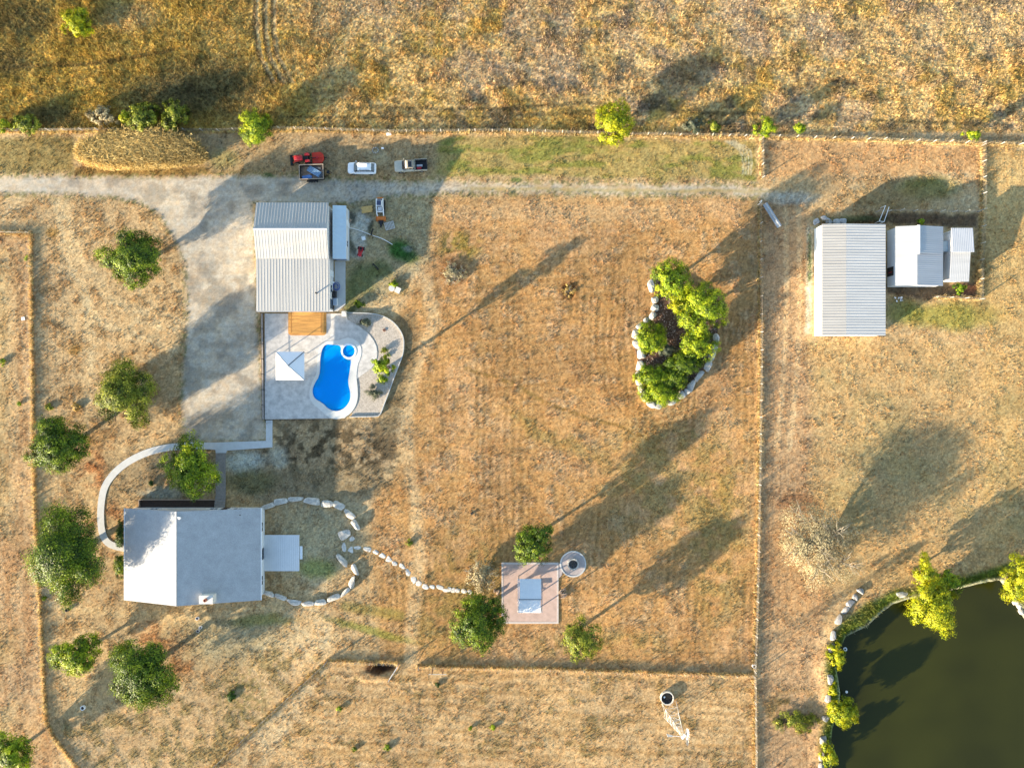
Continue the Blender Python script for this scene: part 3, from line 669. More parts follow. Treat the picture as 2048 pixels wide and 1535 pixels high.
# ------------------------------------------------------------------ house
hs = empty('farmhouse', (0,0,0), 0, 'farmhouse with a big pale shingled gable roof and a stone chimney, behind the largest oak', 'house')
hx0, hxr, hx1, hy1, hy0 = -64.3, -54.2, -41.7, -20.6, -35.85; ev, rg = 2.95, 6.2
mb = MB(); yprism(mb, [(hx0+.5,-.3),(hx1-.35,-.3),(hx1-.35,ev-.05),(hxr,rg-.22),(hx0+.5,ev+.0)], hy0+.35, hy1-.35); mb.build('wall', M_wall, hs)
slab((hx0,hy0,ev),(hxr,hy0,rg),(hxr,hy1,rg),(hx0,hy1,ev),.14).build('roof', M_shingle, hs)
slab((hxr+.005,hy0,rg),(hx1,hy0,ev),(hx1,hy1,ev),(hxr+.005,hy1,rg),.14).build('roof', M_shingle, hs)
mb = MB(); mb.tube([(hxr,hy0,rg),(hxr,hy1,rg)],.07,6); mb.build('ridge_cap', mat('ridge_shingle',(.36,.36,.36),.9), hs)
mb = MB(); mb.box(hx1-.0,hx1+.12,hy0,hy1,ev-.16,ev-.02); mb.build('gutter', M_white, hs)
mb = MB(); mb.box(hx0-.12,hx0,hy0,hy1,ev-.16,ev-.02); mb.build('gutter', M_white, hs)
cx_, cy_ = -49.4, -34.8
ch = box_o('chimney', mat('chimney_stucco',(.60,.57,.52),.9,.1,2,.3,10), hs, cx_-1.05, cx_+1.05, cy_-.62, cy_+.62, 3.5, 6.3)
MB().ring(cx_,cy_,6.3,6.75,.17,.26,14).build('flue', mat('clay_flue',(.30,.09,.05),.8), ch)
MB().box(cx_-1.12,cx_+1.12,cy_-.7,cy_+.7,6.22,6.299).build('cap', M_conc, ch)
mb = MB(); mb.tube([(hx1-3.0,hy1-.95,4),(hx1-3.0,hy1-.95,4.2)],.09,8); mb.build('vent_pipe', M_black, hs)
bm_ = MB(); bm_.cyl(hxr+.5,hy1-1.05,6.0,6.35,.2,10); bm_.box(hxr+.15,hxr+.5,hy1-1.0,hy1-.85,6.1,6.3); bm_.build('satellite_dish', M_white, hs)
door(hs, hx1-.35, -28.6, 1.9, 2.1, 'E', M_glass, z=.5); window(hs, hx1-.35, -24, 1.0, 1.5, 1.2, 'E'); window(hs, hx1-.35, -33, 1.0, 1.5, 1.2, 'E')
for x in (-60,-50,-46): window(hs, x, hy1-.35, 1.0, 1.4, 1.2, 'N')
door(hs, -48.2, hy1-.35, 1.0, 2.1, 'N', M_brown, z=.3)
door(hs, hx0+.5, -27.8, 1.1, 2.1, 'W', M_brown); window(hs, hx0+.5, -24, 1.0, 1.4, 1.2, 'W'); window(hs, hx0+.5, -32, 1.0, 1.4, 1.2, 'W')
window(hs, -58, hy0+.35, 1.0, 1.4, 1.2, 'S'); window(hs, -46, hy0+.35, 1.0, 1.4, 1.2, 'S')
# white deck
dk = empty('white_deck', (-39.2,-28.6,0), 0, 'square white deck against the house wall inside the boulder ring', 'deck')
mb = MB()
for i in range(20):
    x = -3.15+i*.315; mb.box(x, x+.305, -3.05, 3.05, .44, .48)
mb.build('deck_boards', mat('deck_paint',(.60,.61,.61),.6,.05,1), dk)
mb = MB(); mb.box(-3.1,3.1,-3.0,3.0,.1,.43); mb.build('frame', M_white, dk)
box_o('step', M_white, dk, 3.17, 3.62, -1.1, 1.1, .16, .22)
mb = MB(); mb.box(3.2,3.28,-1.05,1.05,-.05,.158); mb.box(3.5,3.58,-1.05,1.05,-.05,.158); mb.build('step_support', M_white, dk)
# sunken planter north of the house
pl = empty('sunken_planter', (0,0,0), 0, 'long narrow dark planter box against the farmhouse wall beside the walkway steps', 'planter')
a = W(281,999); b = W(432,1014.5); mb = MB(); mb.box(a[0],b[0],b[1]-.3,a[1],-.05,.06); mb.build('soil', M_brown, pl)
mb = MB(); mb.box(a[0]-.1,b[0],a[1],a[1]+.12,-.05,.5); mb.box(a[0]-.12,a[0]-.0,b[1]-.3,a[1]-.001,-.05,.5); mb.build('border', mat('planter_board',(.30,.22,.16),.8), pl)
# boardwalk and steps
bw = empty('boardwalk', (0,0,0), 0, 'straight plank boardwalk with wooden steps leading down to the farmhouse', 'boardwalk')
a = W(432,905); b = W(452,992); mb = MB(); n = 46
for i in range(n):
    y0 = b[1]+(a[1]-b[1])*i/n; mb.box(a[0], b[0], y0, y0+(a[1]-b[1])/n-.015, .10, .15)
mb.build('planks', M_grey_wood, bw)
a2 = W(432,992); b2 = W(452,1014); mb = MB()
for i in range(4):
    y1 = a2[1]-i*.46; mb.box(a2[0]-.1, b2[0]-.02, y1-.44, y1, .10+.09*i, .17+.09*i)
mb.build('step', M_grey_wood, bw)
# paths
tag(MB().prism(Wp([(544.5,839),(557.5,839),(557.5,895),(452,900),(452,904),(432,904),(432,896.5),(395,896),(395,883),(440,882.5),(544.5,880)][0:0] or [(532,839),(545,839),(545,894),(454,900.5),(452,906),(432,906),(431,899),(395,897),(395,884.5),(440,884),(532,881)]), -.1, .075).build('concrete_path', M_conc2), kind='structure')
cl = smooth_open([(395,890.7),(350,892),(310,899),(275,912),(245,930),(222,952),(208,975),(203,1000),(201,1030),(203,1060),(210,1080),(225,1091),(256,1097)], 2)
def ribbon(pts, wd, z0, z1, name, m):
    P = [Vector(W(*p)) for p in pts]; L = []; Rr = []
    for i, q in enumerate(P):
        d = (P[min(i+1,len(P)-1)]-P[max(i-1,0)]).normalized(); nrm = Vector((-d.y,d.x,0)); L.append((q+nrm*wd/2)[:2]); Rr.append((q-nrm*wd/2)[:2])
    return MB().prism(L+Rr[::-1], z0, z1).build(name, m)
tag(ribbon(cl, 1.15, -.1, .07, 'concrete_path', M_conc2), kind='structure')
# joints in the concrete path are cut grooves
# ------------------------------------------------------------------ pool terrace
SPA = [(698+12.1*math.cos(k*math.pi/20), 702-12.1*math.sin(k*math.pi/20)) for k in range(40)]
tag(MB().prism(Wp(PATIO), -.1, .16, [Wp(POOL), Wp(SPA)]).build('pool_patio', M_stamp), kind='structure')
pool = empty('swimming_pool', (*W(665,760)[:2],0), 0, 'freeform bright blue swimming pool with a round spa in its corner', 'pool')
pw = W(665,760)
def loc(pts, o=pw): return [(x-o[0], y-o[1]) for x, y in Wp(pts)]
pools = smooth_closed(POOL, 1); copes = smooth_closed(COPE, 1)
MB().prism(loc(copes), .10, .20, [loc(pools), loc(SPA)]).build('coping', M_cope, pool)
M_liner = mat('blue_liner', (.005,.34,.95), .5, .05, .5)
mb = MB(); P = loc(pools); k = len(P); mb.add([(x,y,.15) for x,y in P]+[(x,y,-1.5) for x,y in P], [(i,i+k,(i+1)%k+k,(i+1)%k) for i in range(k)]); mb.prism(P,-1.6,-1.45); mb.build('basin', M_liner, pool)
MB().prism(loc(smooth_closed([(627,776),(636,772),(642,782),(643,795),(636,798),(629,793),(626,785)],2)), -1.44, -.12).build('bench', mat('bench_liner',(.06,.42,.85),.5,.03,1), pool)
MB().prism(loc(smooth_closed([(640,800),(645,794),(651,796),(654,803),(648,809)],2)), -1.44, -.2).build('bench', MATS['bench_liner'], pool)
MB().prism(loc(smooth_closed([(648,693),(653,688.5),(682,692),(681,698),(662,697),(650,700)],2)), -1.44, -.15).build('bench', MATS['bench_liner'], pool)
wm = bpy.data.materials.new('pool_water'); wm.use_nodes = True; t = wm.node_tree; p = t.nodes['Principled BSDF']; out = t.nodes['Material Output']
p.inputs['Base Color'].default_value = (.0,.42,1.0,1); p.inputs['Roughness'].default_value = .06; p.inputs['IOR'].default_value = 1.33
trn = t.nodes.new('ShaderNodeBsdfTransparent'); trn.inputs[0].default_value = (.5,.88,1,1); mxs = t.nodes.new('ShaderNodeMixShader'); mxs.inputs[0].default_value = .6
t.links.new(p.outputs[0], mxs.inputs[1]); t.links.new(trn.outputs[0], mxs.inputs[2]); t.links.new(mxs.outputs[0], out.inputs[0])
nz = t.nodes.new('ShaderNodeTexNoise'); nz.inputs['Scale'].default_value = 3; bb = t.nodes.new('ShaderNodeBump'); bb.inputs['Strength'].default_value = .08; bb.inputs['Distance'].default_value=.03
t.links.new(nz.outputs['Fac'], bb.inputs['Height']); t.links.new(bb.outputs[0], p.inputs['Normal'])
mb = MB(); mb.prism(loc(smooth_closed(grow(POOL,-.3),1)), .05, .055); mb.build('water', wm, pool)
sx, sy = W(698,702)[:2]; sx -= pw[0]; sy -= pw[1]
spa = MB().ring(sx, sy, -1.3, .26, 12*S, 15.6*S, 48).build('spa', mat('spa_wall',(.72,.75,.76),.5,.03,2), pool)
MB().cyl(sx,sy,-1.3,-.55,12*S,40).build('seat', M_liner, spa)
MB().cyl(sx,sy,.12,.125,12*S-.005,40).build('water', wm, spa)
MB().cyl(sx,sy,-.549,-.54,5*S,30).build('drain', mat('deep_blue',(.0,.04,.5),.5), spa)
# garden bed round the terrace
tag(MB().prism(Wp(smooth_closed(GARDEN[1:-1],1)[:-3]+[(706,833),(703,829),(709,813),(712,796),(711,776),(709.5,757),(728,744),(745,726),(749,710),(748,694),(735,672),(716,657),(700,645),(692,636),(692,626)]), -.2, .10).build('gravel_bed', M_sand), kind='structure')
mb = MB(); q = smooth_open([(694,625)]+GARDEN[1:-1]+[(700,833)], 2); P = [Vector(W(*p)) for p in q]
for i in range(len(P)-1):
    d = (P[i+1]-P[i]); mb.obox(((P[i]+P[i+1])/2).to_tuple()[:2]+(.16,), (d.length+.02,.14,.36), math.atan2(d.y,d.x))
tag(mb.build('bed_kerb', M_conc), 'curved concrete kerb around the gravel garden bed of the pool', 'kerb')
# pool fence (black, west side) and wire fence on the kerb
def picket_fence(name, pts, h, label, sp=.185, sr=.012):
    root = empty(name, (*W(*pts[0])[:2],0), 0, label, 'fence'); o = Vector(W(*pts[0])); o.z = 0
    P = [Vector(W(*p))-o for p in pts]; rails = MB(); pkm = None
    for i in range(len(P)-1):
        a, b = P[i], P[i+1]; L = (b-a).length; ang = math.atan2((b-a).y,(b-a).x)
        for z in (.15, h-.08): rails.obox(((a+b)/2)[0:2]+(z,) if False else ((a.x+b.x)/2,(a.y+b.y)/2,z), (L,.04,.05), ang)
        n = int(L/sp)
        for k in range(n):
            q = a.lerp(b, k/n)
            if pkm is None: o_ = MB().obox((0,0,h/2+.05), (.022,.022,h-.1), ang).build('picket', M_black, root); pkm = o_.data
            else: o_ = bpy.data.objects.new('picket', pkm); COL.objects.link(o_); o_.parent = root
            o_.location = (q.x,q.y,0)
        m = max(1, int(L/2.4))
        for k in range(m): q = a.lerp(b, k/m); box_o('post', M_black, root, q.x-.045,q.x+.045,q.y-.045,q.y+.045,-.1,h+.08)
    rails.build('rail', M_black, root); return root
picket_fence('pool_fence', [(526.5,627),(529.5,839)], 1.35, 'straight black metal fence between the gravel drive and the pool terrace')
picket_fence('pool_fence', [(531,839.5),(650,839.5)], .5, 'low black edging fence along the south side of the pool terrace', .3)
a = W(523,626); b = W(526,838)
tag(MB().add([(a[0],b[1],-.1),(a[0]+.3,b[1],-.1),(a[0]+.3,a[1],-.1),(a[0]-.0,a[1],-.1),(a[0]+.25,b[1],.28),(a[0]+.5,b[1],.28),(a[0]+.28,a[1],.28),(a[0]+.03,a[1],.28)],[(0,1,5,4),(1,2,6,5),(2,3,7,6),(3,0,4,7),(4,5,6,7)]).build('retaining_wall', mat('terrace_wall',(.36,.31,.27),.85,.2,2), None), 'low pinkish terrace wall along the gravel drive under the black fence', 'wall')
# wooden deck
wd = empty('cedar_deck', (-34.7,10.2,0), 0, 'amber cedar deck with rounded corners between the workshop barn and the pool', 'deck')
def rrect(x0,x1,y0,y1,r,n=6):
    o = []
    for cx,cy,a0 in ((x1-r,y1-.01,0),(x0+r,y1-.01,90)): pass
    o = [(x1,y1),(x0,y1)]
    for k in range(n+1): a = math.pi+k*math.pi/2/n; o.append((x0+r+r*math.cos(a), y0+r+r*math.sin(a)))
    for k in range(n+1): a = 1.5*math.pi+k*math.pi/2/n; o.append((x1-r+r*math.cos(a), y0+r+r*math.sin(a)))
    return o
for i,(gx,z0,z1) in enumerate(((0,.42,.46),(.22,.30,.34),(.44,.20,.24))):
    MB().prism(rrect(-3.15-.12*i*0-.06*i,2.75+gx,-1.75-.1*i,2.1-.002*i,.55), z0-.10, z1).build('step' if i else 'frame', M_wood, wd)
mb = MB(); y = -1.55
while y < 2.0:
    ins = max(0, .5-(y+1.75))*.6; mb.box(-2.95+ins, 2.55-ins, y, y+.13, .463, .485); y += .148
mb.build('deck_boards', M_wood, wd)
box_o('trim_board', mat('dark_cedar',(.33,.15,.03),.6), wd, -2.75,-2.62,-1.5,2.0,.487,.50); box_o('trim_board', MATS['dark_cedar'], wd, 2.3,2.45,-1.5,2.0,.487,.50)
# pavilion canopy by the pool
gz_ = empty('poolside_canopy', (-36.95,3.0,.16), 0, 'square white pyramid canopy standing west of the blue pool', 'canopy')
hw = 2.36; ze, za = 2.35, 3.55
for (u,v) in (((-hw,-hw),(hw,-hw)),((hw,-hw),(hw,hw)),((hw,hw),(-hw,hw)),((-hw,hw),(-hw,-hw))):
    MB().add([(u[0],u[1],ze),(v[0],v[1],ze),(0,0,za),(u[0],u[1],ze-.03),(v[0],v[1],ze-.03),(0,0,za-.03)],[(0,1,2),(5,4,3),(0,3,4,1),(1,4,5,2),(2,5,3,0)]).build('canopy_panel', mat('white_canvas',(.74,.75,.77),.7,.02,1), gz_)
for (x,y,r) in ((hw,hw,.085),(hw,-hw,.05),(-hw,hw,.05),(-hw,-hw,.03)):
    MB().tube([(x,y,ze+.03),(0,0,za+.03)], r, 8).build('hip_trim', mat('slate_trim',(.10,.13,.16),.5) if r>.04 else MATS['white_canvas'], gz_)
for (x,y) in ((-2.2,-2.2),(2.2,-2.2),(2.2,2.2),(-2.2,2.2)): box_o('post', M_steel, gz_, x-.05,x+.05,y-.05,y+.05,-.02,ze-.02)
# side patio by barn
a = W(670,523); b = W(691,622)
tag(MB().prism([(a[0]+.0,a[1]),(b[0],a[1]),(b[0],W(0,609)[1]),(W(676,0)[0],b[1]),(a[0]-.1,b[1])], -.1,.10).build('side_patio', M_conc), kind='structure')
# ------------------------------------------------------------------ picnic pavilion, fire pit
a = W(1003,1246); b = W(1117,1124)
tag(MB().box(a[0]+.3,b[0]-.3,a[1]+.3,b[1]-.3,-.1,.10).build('pavilion_slab', M_pink), kind='structure')
mb = MB(); mb.box(a[0],b[0],a[1],a[1]+.298,-.1,.12); mb.box(a[0],b[0],b[1]-.298,b[1],-.1,.12); mb.box(a[0],a[0]+.298,a[1]+.3,b[1]-.3,-.1,.12); mb.box(b[0]-.298,b[0],a[1]+.3,b[1]-.3,-.1,.12)
tag(mb.build('slab_border', mat('border_concrete',(.50,.44,.40),.85,.1,2)), kind='structure')
pv = empty('picnic_pavilion', (0,0,0), 0, 'small picnic pavilion with a two-slope pale metal roof on the rosy concrete slab', 'pavilion')
px0, px1, pyn, pyr, pys = 1.25, 4.85, -32.4, -35.55, -38.0
ribbed((px0,pyn,2.6),(px0,pyr,3.35),(px1,pyr,3.35),(px1,pyn,2.6),.4,.04,.02).build('roof', mat('pavilion_sheet',(.70,.72,.74),.6,.04,1), pv)
ribbed((px0-.1,pys,2.75),(px0-.1,pyr-.12,3.25),(px1-.1,pyr-.12,3.25),(px1-.1,pys,2.75),.4,.04,.02).build('roof', MATS['pavilion_sheet'], pv)
MB().box(px0-.12,px1+.02,pyr-.13,pyr+.02,3.2,3.4).build('ridge_beam', mat('slate_beam',(.16,.19,.22),.5), pv)
for x in (px0-.22, px1+.12): MB().tube([(x,pyn,2.5),(x,pyr,3.2),(x,pys,2.65)],.07,6).build('edge_beam', MATS['slate_beam'] if x>3 else M_white, pv)
for x in (px0-.12, px1+.02):
    for y in (pyn-.2, pys+.2): box_o('post', M_grey_wood, pv, x-.07,x+.07,y-.07,y+.07,.09,2.6)
tb = empty('picnic_table', (3.0,-35.2,.1), .05, 'wooden picnic table in the shade under the pavilion roof', 'table')
box_o('tabletop', M_grey_wood, tb, -.9,.9,-.38,.38,.70,.75)
for y in (-.62,.62): box_o('bench', M_grey_wood, tb, -.9,.9,y-.13,y+.13,.42,.46)
for x in (-.6,.6):
    mb = MB(); mb.tube([(x,-.6,0),(x,-.2,.7)],.04,6); mb.tube([(x,.6,0),(x,.2,.7)],.04,6); mb.box(x-.03,x+.03,-.7,.7,.36,.42); mb.build('leg', M_grey_wood, tb)
fx, fy = W(1146,1127)[:2]
tag(MB().cyl(fx,fy,-.1,.09,26*S-.2,48).build('fire_pit_pad', mat('grey_rosy_pad',(.36,.31,.29),.85,.14,1.2,.2,20)), kind='structure')
tag(MB().ring(fx,fy,-.1,.14,26*S-.2,26*S+.02,64).build('pad_kerb', M_conc), 'pale ring kerb around the round fire pit pad', 'kerb')
tag(MB().prism([(W(1117.5,0)[0],W(0,1127)[1]),(fx-1.75,fy+.9),(fx-1.75,fy-1.1),(W(1124,0)[0],W(0,1149)[1]),(W(1117.5,0)[0],W(0,1156)[1])],-.1,.085).build('pad_link', MATS['grey_rosy_pad']), kind='structure')
fp = empty('fire_pit', (fx,fy,.09), 0, 'round stone fire pit with grey ash in the middle of the round pad', 'fire pit')
mb = MB()
for k in range(14):
    A = 2*math.pi*k/14; mb.obox((.86*math.cos(A),.86*math.sin(A),.14+.01*(k%2)),(.22,.34,.30),A)
mb.build('stone_ring', M_rock, fp, bevel=.02)
MB().cyl(0,0,-.02,.04,.74,24).build('ash', mat('ash',(.10,.10,.10),.95,.5,8), fp)
for k in range(6):
    A = k*1.05+.3; MB().tube([(.1*math.cos(A),.1*math.sin(A),.22),(.62*math.cos(A),.62*math.sin(A),.08)],[.05,.07],7).build('log', mat('charred_log',(.05,.045,.04),.9,.5,6), fp)
def log_pile(px, py, n, L, spread, ang, label, seed, m=None):
    r = random.Random(seed); x, y = W(px,py)[:2]; root = empty('firewood_pile', (x,y,0), R(ang), label, 'firewood', 'firewood piles by the pavilion')
    for i in range(n):
        cx, cy, cz = r.uniform(-spread,spread), r.uniform(-spread*1.6,spread*1.6), r.uniform(.08,.5)*(1 if i%2 else .6); A = r.uniform(-.6,.6)
        l = L*r.uniform(.35,.6); MB().tube([(cx-l*math.cos(A),cy-l*math.sin(A),cz),(cx+l*math.cos(A),cy+l*math.sin(A),cz+r.uniform(-.08,.08))],r.uniform(.06,.11),7).build('log', m or mat('split_log',(.30,.22,.16),.9,.4,5), root)
    return root
log_pile(1126,1185,30,.62,.42,20,'jumbled firewood pile off the east edge of the rosy pavilion slab',3)
log_pile(993,1181,16,.5,.32,60,'smaller greyish firewood pile off the west edge of the rosy pavilion slab',5)

# ------------------------------------------------------------------ rocks
ORD = 'first second third fourth fifth sixth seventh eighth ninth tenth eleventh twelfth thirteenth fourteenth fifteenth sixteenth seventeenth eighteenth nineteenth twentieth twenty-first twenty-second twenty-third twenty-fourth twenty-fifth twenty-sixth twenty-seventh'.split()
def rock(name, px, py, L, Wd, ang, h, label, group, seed, m=None, z=None, cat='boulder'):
    r = random.Random(seed); bm = bmesh.new(); bmesh.ops.create_cube(bm, size=2)
    bmesh.ops.subdivide_edges(bm, edges=bm.edges[:], cuts=3, use_grid_fill=True)
    cut = [Vector((r.uniform(-1,1), r.uniform(-1,1), r.uniform(-.3,1))).normalized() for _ in range(7)]; off = [r.uniform(.72,.98) for _ in cut]
    tx, ty = r.uniform(-.28,.28), r.uniform(-.28,.28)
    for v in bm.verts:
        c = v.co; l = (abs(c.x)**5+abs(c.y)**5+abs(c.z)**5)**.2; c /= l
        for n, o in zip(cut, off):
            d = c.dot(n)-o
            if d > 0: c -= n*d*.85
        c.x *= 1+tx*c.y; c.y *= 1+ty*c.x
        c += Vector((r.uniform(-1,1), r.uniform(-1,1), r.uniform(-1,1)))*.05
        c.x *= L/2; c.y *= Wd/2; c.z *= h/2
    me = bpy.data.meshes.new(name); bm.to_mesh(me); bm.free(); me.materials.append(m or M_rock)
    o = bpy.data.objects.new(name, me); COL.objects.link(o); x, y = W(px,py)[:2]
    zz = gz(x,y) if z is None else z
    o.location = (x, y, zz+h*.5-.08); o.rotation_euler = (r.uniform(-.05,.05), r.uniform(-.05,.05), ang)
    return tag(o, label, cat, group)
def rock_line(pts, wd, h, lab, group, seed, name='boulder', m=None, fill=1.0, z=None, wr=(.8,1.2), cat='boulder'):
    P = [Vector(W(*p[:2])) for p in pts]
    for i, q in enumerate(P):
        a = P[max(i-1,0)]; b = P[min(i+1,len(P)-1)]; d = b-a
        L = d.length/(2 if 0 < i < len(P)-1 else 1)*fill
        if len(pts[i]) > 2: L = pts[i][2]*S
        r = random.Random(seed+i)
        rock(name, pts[i][0], pts[i][1], L, wd*r.uniform(*wr), math.atan2(d.y,d.x)+r.uniform(-.12,.12), h*r.uniform(.85,1.2), lab.format(ORD[i]), group, seed*31+i, m, z, cat)
def zc(pts, k, ox, oy): return [(ox+p[0]*k, oy+p[1]*k, *(p[2:])) for p in pts]
k = .20508
rock_line(zc([(180,250),(310,203),(448,182),(610,198),(760,225),(868,243),(970,330),(1035,435)],k,500,960), 1.0, .75, '{} boulder from the farmhouse wall in the grey northern arc of the yard ring', 'boulders ringing the yard behind the house', 100)
rock('boulder', 500+925*k, 960+525*k, 2.2, 1.5, .45, .7, 'broad grey boulder set inward at the tip of the northern arc of the yard ring', 'boulders ringing the yard behind the house', 777)
rock_line(zc([(185,1095),(300,1135),(430,1185),(570,1195),(690,1182),(820,1140),(935,1085),(1000,985),(1025,870),(905,775)],k,500,960), .95, .75, '{} boulder from the farmhouse wall in the sunlit southern arc of the yard ring', 'boulders ringing the yard behind the house', 200)
rock_line(zc([(995,575,11),(915,650,18),(980,675,10),(1050,655,15),(1140,670,17),(1225,700,12),(1295,735,13),(1355,775,12),(1410,810,12),(1485,840,15),(1540,900,14),(1595,965,14),(1645,1005,12),(1710,1035,13),(1775,1035,11),(1850,1045,15),(1910,1070,15)],k,500,960)+[(908+0*i,1180) for i in []]+[(899,1178,9),(907,1179,9),(915,1180,10),(928,1181,12),(940,1183,10)], .85, .16, '{} flat limestone stepping stone counted from the boulder ring toward the pavilion', 'stepping stones from the yard to the pavilion', 300, 'stepping_stone', M_step, cat='stepping stone', wr=(.75,1.25))
k = .22148
rock_line(zc([(368,330,26),(405,455,14),(405,520,15),(378,597,17),(322,640,14),(262,690,14),(228,755,20),(235,850,19),(275,935,20),(275,1035,22),(252,1120,14),(256,1180,18),(280,1250,17),(310,1330,16),(360,1385,20),(430,1400,20),(545,1375,23),(635,1312,19),(688,1275,11),(730,1222,24),(800,1135,25),(878,1040,22),(918,950,20),(940,875,16),(952,795,18)],k,1220,500), 1.15, .85, '{} limestone block of the tree island edging, counted from its northwest end down and around', 'limestone blocks around the tree island', 400, 'limestone_block', M_rock, z=0, cat='rock')
k = .3486
rock_line(zc([(630,515,10),(600,553,11),(570,590,18),(545,628,18),(505,680,20),(470,770,20),(462,840,18),(455,1020,20),(442,1130,16),(425,1245,12),(412,1370,18),(403,1460,18),(400,1515,14)],k,1500,1000), 1.05, .6, '{} grey boulder down the west bank of the pond', 'boulders along the west bank of the pond', 500, m=mat('grey_boulder',(.27,.26,.25),.9,.4,2,.8,6))
rock('boulder', 1500+865*k, 1000+537*k, 1.9, 1.1, .05, .5, 'lone white flat boulder on the muddy north shore of the pond', None, 901)
rock_line([(2036,1204,12),(2043,1213,14),(2047,1225,12)], 1.0, .6, '{} white rock below the willow at the east shore of the pond', 'white rocks on the east shore of the pond', 520)
rock_line([(1632,443,14),(1647,436,12),(1658,443,14),(1672,444,13),(1685,443,14)], .9, .4, '{} grey rubble stone from the west behind the largest barn', 'rubble stones behind the largest barn', 540, 'rubble_stone', mat('grey_rubble',(.34,.34,.34),.9,.3,2,.6,7), cat='stone')

# ------------------------------------------------------------------ island mulch
tag(MB().prism(Wp(smooth_closed(ISLAND,2)), -.2, .38).build('mulch_bed', M_mulch), kind='structure')
n = 9000; tx = rng.uniform(1262,1442,n); ty = rng.uniform(540,812,n); ins = poly_sd(tx,ty,ISLAND) < -2; tx = tx[ins]; ty = ty[ins]; n = len(tx)
cxs = (tx-CX)*S; cys = (CY-ty)*S; an = rng.uniform(0,2*np.pi,n); l = rng.uniform(.06,.2,n); w_ = rng.uniform(.03,.08,n); zz = rng.uniform(.385,.47,n)
V = np.empty((n,4,3)); 
for i,(su,sv) in enumerate(((-1,-1),(1,-1),(1,1),(-1,1))):
    V[:,i,0] = cxs+su*l/2*np.cos(an)-sv*w_/2*np.sin(an); V[:,i,1] = cys+su*l/2*np.sin(an)+sv*w_/2*np.cos(an); V[:,i,2] = zz+su*rng.uniform(-.03,.05,n)+sv*.02
cc = np.where(rng.random((n,1))<.35, np.array([[.75,.60,.48]]), np.array([[.16,.08,.05]]))*rng.uniform(.6,1.3,(n,1))
tag(fast_mesh('bark_chips', V.reshape(-1,3), np.arange(n*4).reshape(-1,4), GRASS, np.repeat(np.clip(cc,0,1),4,0)), 'brown and pale bark chips covering the tree island', 'mulch', None, 'stuff')

